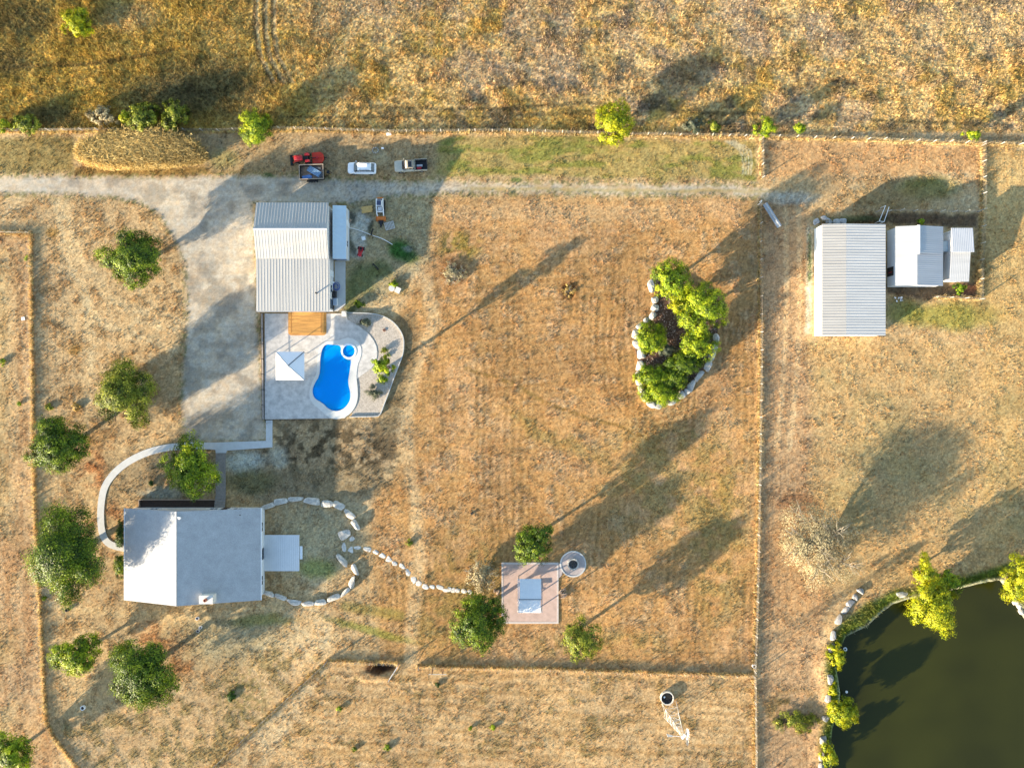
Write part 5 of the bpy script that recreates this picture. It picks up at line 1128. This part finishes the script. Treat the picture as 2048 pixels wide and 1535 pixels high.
# ------------------------------------------------------------------ vehicles
def loft(stations, n=14, expo=3.5):
    """stations: (x, half width, z bottom, z top)"""
    mb = MB(); vs = []; fs = []
    for (x,hw_,z0,z1) in stations:
        zc_ = (z0+z1)/2; hz = (z1-z0)/2
        for k in range(n):
            a = 2*math.pi*(k+.5)/n; c, s_ = math.cos(a), math.sin(a); vs.append((x, hw_*math.copysign(abs(c)**(2/expo),c), zc_+hz*math.copysign(abs(s_)**(2/expo),s_)))
    m = len(stations)
    for i in range(m-1):
        for k in range(n): a = i*n+k; b = i*n+(k+1)%n; fs.append((a,b,b+n,a+n))
    fs.append(tuple(range(n-1,-1,-1))); fs.append(tuple(range((m-1)*n,m*n)))
    return mb.add(vs, fs)
def wheel(parent, x, y, r=.36, wd_=.24, big=None):
    t_ = MB().tube([(0,-wd_/2,0),(0,-wd_/2+.03,0),(0,wd_/2-.03,0),(0,wd_/2,0)],[r*.9,r,r,r*.9],20).build('wheel', M_tyre, parent, smooth=False); t_.location = (x,y,r)
    MB().tube([(0,-wd_/2-.01,0),(0,wd_/2+.01,0)],r*.58,14).build('rim', M_rim, t_)
    return t_
def quadplate(pts, th=.02):
    P = [Vector(p) for p in pts]; n = (P[1]-P[0]).cross(P[3]-P[0]).normalized(); 
    if n.z < 0: n = -n
    return MB().add([p+n*th for p in P]+[p for p in P],[(0,1,2,3),(7,6,5,4),(0,4,5,1),(1,5,6,2),(2,6,7,3),(3,7,4,0)])
def suv(px, py, ang):
    x, y = W(px,py,.9)[:2]; root = empty('parked_car',(x,y,gz(x,y)),ang,'white SUV parked in the shade on the grass beside the drive','car')
    Mw = mat('white_car_paint',(.78,.79,.80),.25,.02,1)
    loft([(-2.38,.72,.45,.80),(-2.3,.86,.35,.92),(-2.0,.94,.28,1.0),(-1.2,.97,.25,1.08),(0,.98,.25,1.10),(1.4,.98,.26,1.12),(2.1,.94,.3,1.1),(2.34,.84,.4,1.02),(2.4,.7,.5,.9)],20).build('body', Mw, root, smooth=True)
    loft([(-1.18,.80,.95,1.08),(-.55,.74,1.0,1.58),(-.2,.72,1.0,1.66),(.9,.70,1.0,1.68),(1.75,.68,1.0,1.60),(2.15,.74,1.0,1.15)],20,4).build('cabin', M_glass, root, smooth=False)
    loft([(-.62,.63,1.5,1.60),(-.2,.66,1.6,1.70),(.9,.65,1.62,1.72),(1.72,.62,1.55,1.66)],16,4).build('roof', Mw, root, smooth=True)
    quadplate([(-1.28,-.66,1.12),(-.66,-.58,1.60),(-.66,.58,1.60),(-1.28,.66,1.12)],.012).build('windshield', mat('grey_glass',(.16,.18,.19),.15,.1,1), root)
    quadplate([(1.75,-.55,1.60),(2.14,-.6,1.22),(2.14,.6,1.22),(1.75,.55,1.60)],.03).build('rear_window', M_glass, root)
    for s_ in (-1,1):
        MB().tube([(-.3,s_*.62,1.74),(1.5,s_*.6,1.72)],.03,6).build('roof_rail', M_black, root)
        for px_ in (-.25,.75): MB().obox((px_,s_*.755,1.3),(.07,.06,.62),0).build('pillar', Mw, root)
        MB().obox((-.95,s_*1.05,1.05),(.14,.2,.14),0).build('mirror', Mw, root, bevel=.02)
        MB().obox((-2.22,s_*.66,.82),(.22,.3,.12),0).build('headlight', M_rim, root, bevel=.02)
        for wx in (-1.45,1.45): wheel(root, wx, s_*.88)
def pickup(px, py, ang):
    x, y = W(px,py,.9)[:2]; root = empty('pickup_truck',(x,y,gz(x,y)),ang,'beige pickup truck with an open black bed, parked next to the white SUV','truck')
    Mb = mat('beige_car_paint',(.50,.44,.34),.35,.05,1); Mh = mat('tan_hood',(.42,.40,.33),.4,.05,1)
    loft([(-2.75,.75,.5,.95),(-2.66,.88,.42,1.05),(-2.2,.96,.38,1.12),(-1.3,.98,.35,1.16),(0,.98,.35,1.15),(.62,.98,.35,1.15)],20).build('body', Mh, root, smooth=True)
    loft([(-1.35,.82,1.05,1.14),(-.8,.76,1.05,1.62),(-.5,.75,1.05,1.72),(.35,.74,1.05,1.72),(.6,.76,1.05,1.5)],18,4).build('cabin', M_glass, root)
    loft([(-.85,.66,1.56,1.66),(-.5,.69,1.66,1.75),(.4,.68,1.66,1.76),(.55,.66,1.58,1.70)],16,4).build('roof', Mb, root, smooth=True)
    quadplate([(-1.42,-.66,1.17),(-.88,-.6,1.66),(-.88,.6,1.66),(-1.42,.66,1.17)],.012).build('windshield', M_glass, root)
    box_o('sunroof', M_glass, root, -.35,.25,-.42,.42,1.762,1.775); mb = MB()
    for k in range(5): mb.box(-.55+k*.24,-.50+k*.24,-.62,.62,1.79,1.83)
    for s_ in (-1,1): mb.box(-.6,.5,s_*.62-.02,s_*.62+.02,1.77,1.82)
    mb.build('roof_rack', M_black, root)
    mb = MB(); mb.box(.66,2.75,-.97,.97,.45,.62); bed = mb.build('truck_bed', M_black, root)
    mb = MB(); mb.box(.66,2.75,-.97,-.86,.62,1.15); mb.box(.66,2.75,.86,.97,.62,1.15); mb.box(.66,.76,-.85,.85,.62,1.15); mb.build('bed_side', Mb, root, bevel=.02)
    box_o('tailgate', M_black, root, 2.66,2.78,-.85,.85,.6,1.12)
    mb = MB(); mb.box(.72,2.7,.80,.86,1.0,1.19); mb.box(.72,2.7,-.86,-.80,1.0,1.19); mb.build('bed_rail', M_black, bed)
    for s_ in (-1,1):
        MB().obox((-1.1,s_*1.08,1.12),(.14,.22,.16),0).build('mirror', Mb, root, bevel=.02); MB().obox((-2.6,s_*.68,.9),(.22,.3,.14),0).build('headlight', M_rim, root)
        for px_ in (-.3,.3): MB().obox((px_,s_*.775,1.36),(.09,.05,.55),0).build('pillar', Mb, root)
        for wx in (-1.75,1.75): wheel(root, wx, s_*.88,.4,.26)
    for (nm,lb,a_,m_) in (('red_crate','red crate lying in the black bed of the pickup',(1.0,1.75,-.72,-.34,.63,.95),M_red),('tool_box','grey slatted box across the bed of the pickup',(1.0,2.0,-.28,.05,.63,.98),M_steel)):
        mb = MB(); mb.box(*a_); mb.box(a_[0]+.03,a_[1]-.03,a_[2]+.03,a_[3]-.03,a_[5]+.002,a_[5]+.04); q = mb.build(nm, m_, None, bevel=.01); q.location = (x,y,gz(x,y)); q.rotation_euler = (0,0,ang); tag(q, lb, 'box')
suv(723.5,336,R(-1)); pickup(821.5,331,R(3))
def tractor(px, py, ang):
    x, y = W(px,py,.8)[:2]; root = empty('red_tractor',(x,y,gz(x,y)),ang,'small red tractor with a black front loader bucket, left of the parked cars','tractor')
    loft([(-1.55,.28,.6,1.0),(-1.45,.36,.55,1.2),(-.9,.40,.55,1.3),(-.2,.42,.6,1.35),(-.05,.42,.6,1.3)],16).build('hood', M_red, root, smooth=True)
    MB().box(-.05,1.0,-.35,.35,.5,.8).build('chassis', M_black, root)
    for s_ in (-1,1):
        loft([(.25,.20,.85,.95),(.4,.24,.85,1.2),(.9,.24,.85,1.22),(1.1,.2,.85,.95)],12).build('fender', M_red, root).location = (0,s_*.55,0)
        wheel(root,.7,s_*.68,.55,.30); wheel(root,-1.15,s_*.6,.36,.2)
        MB().tube([(-.3,s_*.5,1.1),(-1.3,s_*.5,1.0),(-2.0,s_*.5,.45)],.05,6).build('loader_arm', M_red, root)
        MB().tube([(.1,s_*.42,.9),(.12,s_*.42,2.0)],.035,6).build('roll_bar', M_black, root)
    MB().tube([(.12,-.42,2.0),(.12,.42,2.0)],.035,6).build('roll_bar', M_black, root)
    mb = MB(); mb.box(.35,.8,-.24,.24,.9,1.0); mb.box(.75,.85,-.24,.24,1.0,1.4); mb.build('seat', M_black, root)
    mb = MB(); mb.tube([(.05,0,1.2),(.22,0,1.35)],.025,6); mb.ring(.22,0,1.35,1.38,.15,.19,16); mb.build('steering_wheel', M_black, root)
    mb = MB(); mb.box(-2.42,-2.36,-.85,.85,.08,.12); mb.box(-2.0,-1.95,-.85,.85,.1,.62); mb.box(-2.4,-1.95,-.85,.85,.08,.11); mb.box(-2.4,-1.95,-.87,-.83,.1,.55); mb.box(-2.4,-1.95,.83,.87,.1,.55); mb.build('bucket', M_black, root)
    c, s2 = math.cos(ang), math.sin(ang)
    mw = empty('brush_mower',(x+2.35*c,y+2.35*s2,gz(x,y)),ang,'orange red brush mower deck hitched behind the red tractor','mower')
    MB().prism([(-.95,-.95),(.55,-.95),(.95,-.55),(1.05,0),(.95,.55),(.55,.95),(-.95,.95)],.35,.5).build('deck', M_mower, mw, bevel=.03)
    mb = MB(); mb.cyl(-.05,0,.5,.72,.2,14); mb.build('gearbox', M_red, mw); MB().tube([(-1.3,0,.62),(-.2,0,.66)],.06,8).build('drive_shaft', M_black, mw)
    mb = MB(); mb.box(-.9,.7,-.06,.06,.51,.58); mb.box(-.9,-.8,-.8,.8,.505,.57); mb.build('rib', M_mower, mw); q = wheel(mw,1.25,0,.22,.14)
tractor(607,317,R(5))
# dump trailer
tx_, ty_ = W(624,345,.9)[:2]; tr_ = empty('dump_trailer',(tx_,ty_,0),R(2),'black open trailer with a tan rim, between the red tractor and the drive','trailer')
MB().box(-1.95,1.95,-1.15,1.15,.55,.65).build('floor', mat('worn_steel',(.28,.18,.12),.7,.5,2), tr_)
mb = MB(); mb.box(-2.0,2.0,-1.2,-1.12,.5,1.35); mb.box(-2.0,2.0,1.12,1.2,.5,1.35); mb.box(-2.0,-1.92,-1.119,1.119,.5,1.35); mb.box(1.92,2.0,-1.119,1.119,.5,1.35); mb.build('side_wall', M_black, tr_)
mb = MB(); mb.box(-2.06,2.06,-1.26,-1.14,1.352,1.40); mb.box(-2.06,2.06,1.14,1.26,1.352,1.40); mb.box(-2.06,-1.94,-1.139,1.139,1.352,1.40); mb.box(1.94,2.06,-1.139,1.139,1.352,1.40); mb.build('rim_rail', mat('tan_rim',(.34,.27,.20),.7,.2,2), tr_)
for s_ in (-1,1):
    for wx in (-.45,.45): wheel(tr_, wx, s_*1.4,.36,.2)
    MB().box(-.95,.95,s_*1.4-.14,s_*1.4+.14,.76,.80).build('fender', M_black, tr_)
MB().tube([(2.0,.8,.55),(3.2,0,.5),(2.0,-.8,.55)],.06,6).build('drawbar', M_black, tr_); MB().box(2.5,2.9,-.2,.2,.6,1.0).build('jack_box', M_black, tr_)
def cargo(nm,lb,cat,m_,fn):
    mb = MB(); fn(mb); q = mb.build(nm, m_, None, bevel=.015); q.location = (tx_,ty_,0); q.rotation_euler = (0,0,R(2)); tag(q, lb, cat); return q
Mbl = mat('blue_sheet',(.25,.42,.62),.5,.3,2)
cargo('ribbed_sheet','long ribbed light blue panel lying diagonally in the black trailer','panel',Mbl,lambda mb:[mb.obox((.35-.18*math.sin(R(-32))*k*0+.0+.12*k, .2+.17*k,.88),(2.3,.13,.07),R(-32)) for k in range(-2,3)])
cargo('blue_bag','crumpled blue bag at the bottom left of the trailer load','bag',mat('blue_bag',(.10,.20,.42),.6,.3,3),lambda mb:(mb.obox((-1.05,-.75,.82),(1.3,.6,.25),.2),mb.obox((-.4,-.7,.86),(.7,.5,.22),-.3)))
cargo('board_stack','short brown boards stacked at the left end of the black trailer','boards',mat('brown_boards',(.30,.19,.11),.8,.3,3),lambda mb:[mb.obox((-1.35+.22*k,.55,.74+.05*(k%2)),(.18,1.0,.1),.05*k) for k in range(5)])
cargo('grey_tarp','folded dark grey tarp under the blue panel in the trailer','tarp',mat('grey_tarp',(.10,.11,.12),.8,.3,3),lambda mb:(mb.obox((1.3,-.5,.78),(1.0,.8,.18),.4),mb.obox((.9,.75,.76),(1.2,.4,.14),-.2)))
# skid steer
kx, ky = W(760,413,1)[:2]; sk = empty('skid_steer',(kx,ky,0),R(1),'white and orange compact track loader facing the pallet, by the lumber stack','loader')
MB().box(-.48,.48,-.9,1.3,.45,1.15).build('body', M_white, sk, bevel=.05)
for s_ in (-1,1):
    MB().prism([(-.1,-1.0),(.1,-1.0),(.1,1.2),(-.1,1.2)],.0,.55).build('track', M_tyre, sk, bevel=.05).location = (s_*.62,0,0)
    MB().tube([(s_*.55,1.25,1.3),(s_*.56,-.2,1.35),(s_*.56,-1.2,.95),(s_*.5,-1.6,.45)],.09,8).build('lift_arm', M_white, sk)
cb = MB().box(-.42,.42,-.1,.85,1.16,2.0).build('cab', M_white, sk, bevel=.03); MB().box(-.36,.36,-.02,.78,2.003,2.03).build('roof_panel', mat('navy_panel',(.05,.06,.11),.4), cb); 
mb = MB(); mb.box(-.36,.36,-.13,-.105,1.25,1.9); mb.build('window', M_glass, cb)
mb = MB(); mb.tube([(-.4,-.15,1.2),(-.4,-.75,1.25),(.4,-.75,1.25),(.4,-.15,1.2)],.04,6); mb.build('hand_bar', M_black, sk)
mb = MB(); mb.box(-.40,.40,.95,1.25,1.152,1.19); mb.build('grille', M_black, sk)
mb = MB(); mb.box(-.45,.45,1.301,1.55,.6,1.1); mb.build('counterweight', M_orange, sk, bevel=.04)
mb = MB(); mb.box(-.78,.78,-1.66,-1.60,.05,.75); mb.box(-.78,.78,-2.3,-1.66,.05,.09); mb.box(-.8,-.76,-2.25,-1.6,.05,.6); mb.box(.76,.8,-2.25,-1.6,.05,.6); mb.add([(-.76,-1.66,.45),(.76,-1.66,.45),(.76,-2.2,.1),(-.76,-2.2,.1)],[(0,1,2,3)]); mb.build('bucket', M_orange, sk)
MB().add([(-.5,-2.2,.0),(.5,-2.2,.0),(0,-3.5,.0),(-.4,-2.2,.3),(.4,-2.2,.3),(0,-3.3,.15)],[(0,2,1),(3,4,5),(0,1,4,3),(1,2,5,4),(2,0,3,5)]).build('trailer_tongue', M_black, None)
q = bpy.data.objects['trailer_tongue']; q.location = (kx,ky,0); tag(q, 'dark triangular hitch plate on the ground before the orange bucket', 'hitch')
# lumber, pallet, hose, chair, mowers...
def item(nm, px, py, ang, label, cat, z=None):
    x, y = W(px,py)[:2]; return empty(nm,(x,y,gz(x,y)+.02 if z is None else z),R(ang),label,cat)
lm = item('lumber_stack',735,419,8,'stack of fresh yellow lumber on blocks left of the skid steer','lumber'); r_ = random.Random(4)
for i in range(9): MB().box(-.95+r_.uniform(-.12,.12),.9+r_.uniform(-.1,.12),-.56+i*.125,-.56+i*.125+.11,.12,.2).build('board', M_wood2, lm)
for i in range(6): MB().box(-.8+r_.uniform(-.12,.12),.85+r_.uniform(-.1,.12),-.36+i*.125,-.36+i*.125+.11,.205,.28).build('board', M_wood2, lm)
for x in (-.6,.6): box_o('block', M_brown, lm, x-.06,x+.06,-.55,.55,.0,.118)
pt = item('wooden_pallet',779.5,451.5,15,'pale slatted pallet on the grass right of the orange bucket','pallet'); Mp = mat('bleached_pallet',(.44,.42,.38),.8,.12,3)
for i in range(7): MB().box(-.82+i*.245,-.82+i*.245+.15,-.66,.66,.12,.145).build('slat', Mp, pt)
for y in (-.6,0,.6): MB().box(-.82,.80,y-.04,y+.04,.0,.118).build('stringer', Mp, pt)
hp = smooth_open([(692,455.5),(703,456),(720,461),(745,471),(765,477),(785,489)],3); q = MB().tube([(*W(*p)[:2],gz(*W(*p)[:2])+.10) for p in hp],.05,8).build('white_hose', M_white); tag(q,'long white hose from the lean-to to the green patch of grass','hose')
ch_ = item('white_chair',729,477.5,10,'single white plastic chair on the ground between the hose and the red mower','chair'); MB().box(-.28,.25,-.28,.28,.40,.44).build('seat', M_white, ch_, bevel=.015)
mb = MB(); mb.box(-.32,-.27,-.28,.28,.44,.85); mb.build('backrest', M_white, ch_); 
for s_ in (-1,1): MB().box(-.3,.22,s_*.31-.03,s_*.31+.03,.60,.64).build('armrest', M_white, ch_)
for (u,v) in ((-.25,-.25),(.22,-.25),(.22,.25),(-.25,.25)): MB().tube([(u,v,.40),(u*1.15,v*1.15,0)],.025,6).build('leg', M_white, ch_)
at_ = item('garden_tractor',722,503,80,'dusty red ride-on mower with white lights beside the white chair','mower'); loft([(-.95,.22,.35,.55),(-.85,.3,.3,.75),(-.2,.32,.3,.8),(-.1,.3,.3,.7)],12).build('hood', M_red, at_)
MB().box(-.1,.75,-.4,.4,.3,.45).build('deck', M_red, at_, bevel=.03); mb = MB(); mb.box(.25,.6,-.2,.2,.46,.6); mb.box(.55,.62,-.2,.2,.6,.9); mb.build('seat', M_black, at_)
for s_ in (-1,1):
    wheel(at_,.5,s_*.48,.26,.2); wheel(at_,-.65,s_*.4,.19,.14); MB().box(-.97,-.9,s_*.16-.06,s_*.16+.06,.5,.62).build('headlight', M_white, at_)
mb = MB(); mb.ring(.05,0,.85,.88,.14,.18,14); mb.tube([(-.1,0,.6),(.05,0,.86)],.02,5); mb.build('steering_wheel', M_black, at_)
bd = item('board_heap',697,442,40,'brown sheet of plywood leaning beside the lean-to','boards'); MB().obox((0,0,.35),(1.0,.9,.03),.3,.35).build('sheet', mat('plywood',(.32,.22,.15),.8,.2,2), bd); MB().obox((.25,.55,.2),(1.1,.12,.08),.5).build('board', M_brown, bd); MB().obox((.5,.8,.12),(.9,.5,.2),.9).build('crate', M_dark, bd)
bn = item('black_bench',745,465,75,'short dark sawhorse lying on the pale gravel left of the pallet','sawhorse'); MB().box(-.6,.6,-.1,.1,.4,.5).build('beam', M_dark, bn)
for x in (-.5,.5):
    for y in (-.2,.2): MB().tube([(x,0,.42),(x,y,.0)],.03,5).build('leg', M_dark, bn)
pk_ = item('picnic_bench',752,533,-45,'dark narrow bench tipped over on the shaded grass below the ride-on mower','bench'); MB().box(-.7,.7,-.1,.1,.28,.34).build('seat', M_dark, pk_)
for x in (-.55,.55): MB().box(x-.04,x+.04,-.25,.1,0,.28).build('leg', M_dark, pk_)
wl = item('well_lid',784,577,0,'round grey concrete lid in weeds beside the square white one','well lid'); MB().cyl(0,0,-.1,.35,.48,20).build('riser', M_conc, wl); MB().cyl(0,0,.352,.40,.52,20).build('lid', M_conc2, wl)
wb = item('utility_box',796,580.5,-25,'square white box lid beside the round concrete one','utility box'); MB().box(-.42,.42,-.45,.45,-.1,.3).build('box', M_white, wb, bevel=.02); MB().box(-.45,.45,-.48,.48,.302,.34).build('lid', mat('cream_lid',(.62,.58,.50),.6), wb)
hr = item('hose_reel',671,573,0,'blue pool hose coiled in a heap on the side patio of the barn','hose',z=.1); r_ = random.Random(2); P = []
for k in range(70): A = k*.45; q = .25+.35*abs(math.sin(k*.11)); P.append((q*math.cos(A)+.2,q*math.sin(A)*1.2,.05+.004*k))
MB().tube(P,.035,6).build('coil', mat('blue_hose',(.02,.08,.35),.4), hr); MB().cyl(-.25,.65,0,.35,.16,12).build('reel', M_white, hr)
gr = item('barbecue_grill',671,590,0,'black grill against the side wall of the workshop barn','grill',z=.1); MB().box(-.3,.3,-.55,.55,.15,.9).build('cabinet', M_black, gr, bevel=.03); MB().box(-.28,.28,-.5,.5,.902,1.12).build('hood', M_black, gr, bevel=.08)
tbx = item('storage_chest',672,604,0,'white storage chest south of the black grill beside the barn','chest',z=.1); MB().box(-.3,.3,-.6,.6,.0,.55).build('box', M_white, tbx, bevel=.03); MB().box(-.32,.32,-.62,.62,.552,.62).build('lid', mat('blue_grey_lid',(.40,.47,.55),.5), tbx)
gp = item('gate_pier',691,628,0,'cream stone gate pier at the corner of terrace and side patio','pier',z=.1); MB().box(-.35,.35,-.45,.35,0,1.0).build('shaft', mat('cream_stone',(.50,.44,.33),.85,.15,3), gp); MB().box(-.4,.4,-.5,.4,1.002,1.08).build('cap', M_cope, gp)
bs_ = item('iron_gate',690,617,-60,'narrow black iron gate standing open beside the cream pier','gate',z=.1); MB().tube([(0,0,0),(0,0,1.3),(1.0,0,1.3),(1.0,0,.1)],.03,6).build('frame', M_black, bs_)
for k in range(1,7): MB().tube([(k/7,0,.1),(k/7,0,1.28)],.012,5).build('bar', M_black, bs_)
sp_ = item('sprinkler_ring',769,660,0,'small rusty ring lying in the sunny part of the gravel bed','ring',z=.1); MB().ring(0,0,0,.12,.16,.25,16).build('rim', mat('rusty_ring',(.22,.09,.04),.8), sp_)
# small white things
def pot(px,py,r,h,label,m=M_white,cat='pot'):
    q = item('plant_pot',px,py,0,label,cat); MB().ring(0,0,0,h,r*.75,r,16).build('wall', m, q); MB().cyl(0,0,0,h*.7,r*.75-.005,14).build('soil', M_brown, q)
pot(168,1413,.38,.45,'white ring shaped bucket alone on the shaded grass inside the western fence')
pot(396,1235,.28,.4,'white pot nearest the south wall of the farmhouse'); pot(402,1253,.24,.35,'small white pot, one of a pair south of the farmhouse, upper'); pot(397,1260,.26,.35,'small grey rimmed pot, one of a pair south of the farmhouse, lower',M_conc)
pot(136,1218,.3,.4,'dark pot at the foot of the largest oak',M_black); pot(1507,1330,.32,.5,'cream bucket at the corner of the lane fence and south fence',M_cope); pot(1851,567,.3,.3,'round white tub in front of the middle shed'); 
for (nm,px,py,lb) in (('white_bottle',1799,600,'white plastic bottles heap'),):
    q = item('scrap_pile',1797,598,0,'little heap of white plastic scraps on the grass between the barn and middle shed','scraps'); r_ = random.Random(6)
    for k in range(9): MB().obox((r_.uniform(-.8,.8),r_.uniform(-.35,.35),.12),(.32,.16,.14),r_.uniform(0,3)).build('scrap', M_white, q)
q = item('scrap_pile',1862,566,0,'two white pieces of rubbish right of the round tub','scraps'); MB().obox((0,0,.1),(.45,.3,.15),.2).build('scrap', M_white, q, bevel=.03); MB().obox((.6,.1,.1),(.4,.15,.12),.2).build('scrap', M_white, q, bevel=.03)
q = item('white_tray',47,637,8,'small square white tray on the grass outside the western fence','tray'); MB().box(-.3,.3,-.28,.28,0,.08).build('base', M_white, q, bevel=.02)
q = item('salt_block',778,268.5,10,'white block at the north fence above the cars','block'); MB().box(-.4,.4,-.22,.22,0,.3).build('block', M_white, q, bevel=.04)
q = item('burn_spot',751,301,0,'small ring of grey stones and ash above the white SUV','fire ring')
for k in range(9): MB().obox((.5*math.cos(k*.7),.45*math.sin(k*.7),.08),(.22,.16,.18),k*.7).build('stone', M_rock, q, bevel=.03)
q = item('white_rock',765.5,297,0,'white painted stone right of the small ash ring','stone'); MB().box(-.22,.22,-.15,.15,0,.22).build('block', M_white, q, bevel=.06)
def floatring(px,py,r,label,hole=True):
    x,y = W(px,py)[:2]; q = empty('pond_float',(x,y,-.78),0,label,'float')
    if hole: MB().ring(0,0,-.05,.12,r*.55,r,18).build('ring', M_white, q, bevel=0)
    else: MB().tube([(0,0,-.1),(0,0,.05),(0,0,.18)],[r*.8,r,r*.5],12).build('ball', M_white, q)
floatring(1694,1300.5,.34,'white ring float on the dark water below the upper yellow bank bush'); floatring(1697,1386.5,.24,'small white ball float beside the biggest yellow bank bush',False)
q = item('dark_rock',944,1026,0,'small dark stone alone on the orange lawn','stone'); MB().obox((0,0,.12),(.5,.4,.25),.4).build('stone', M_dark, q, bevel=.08)
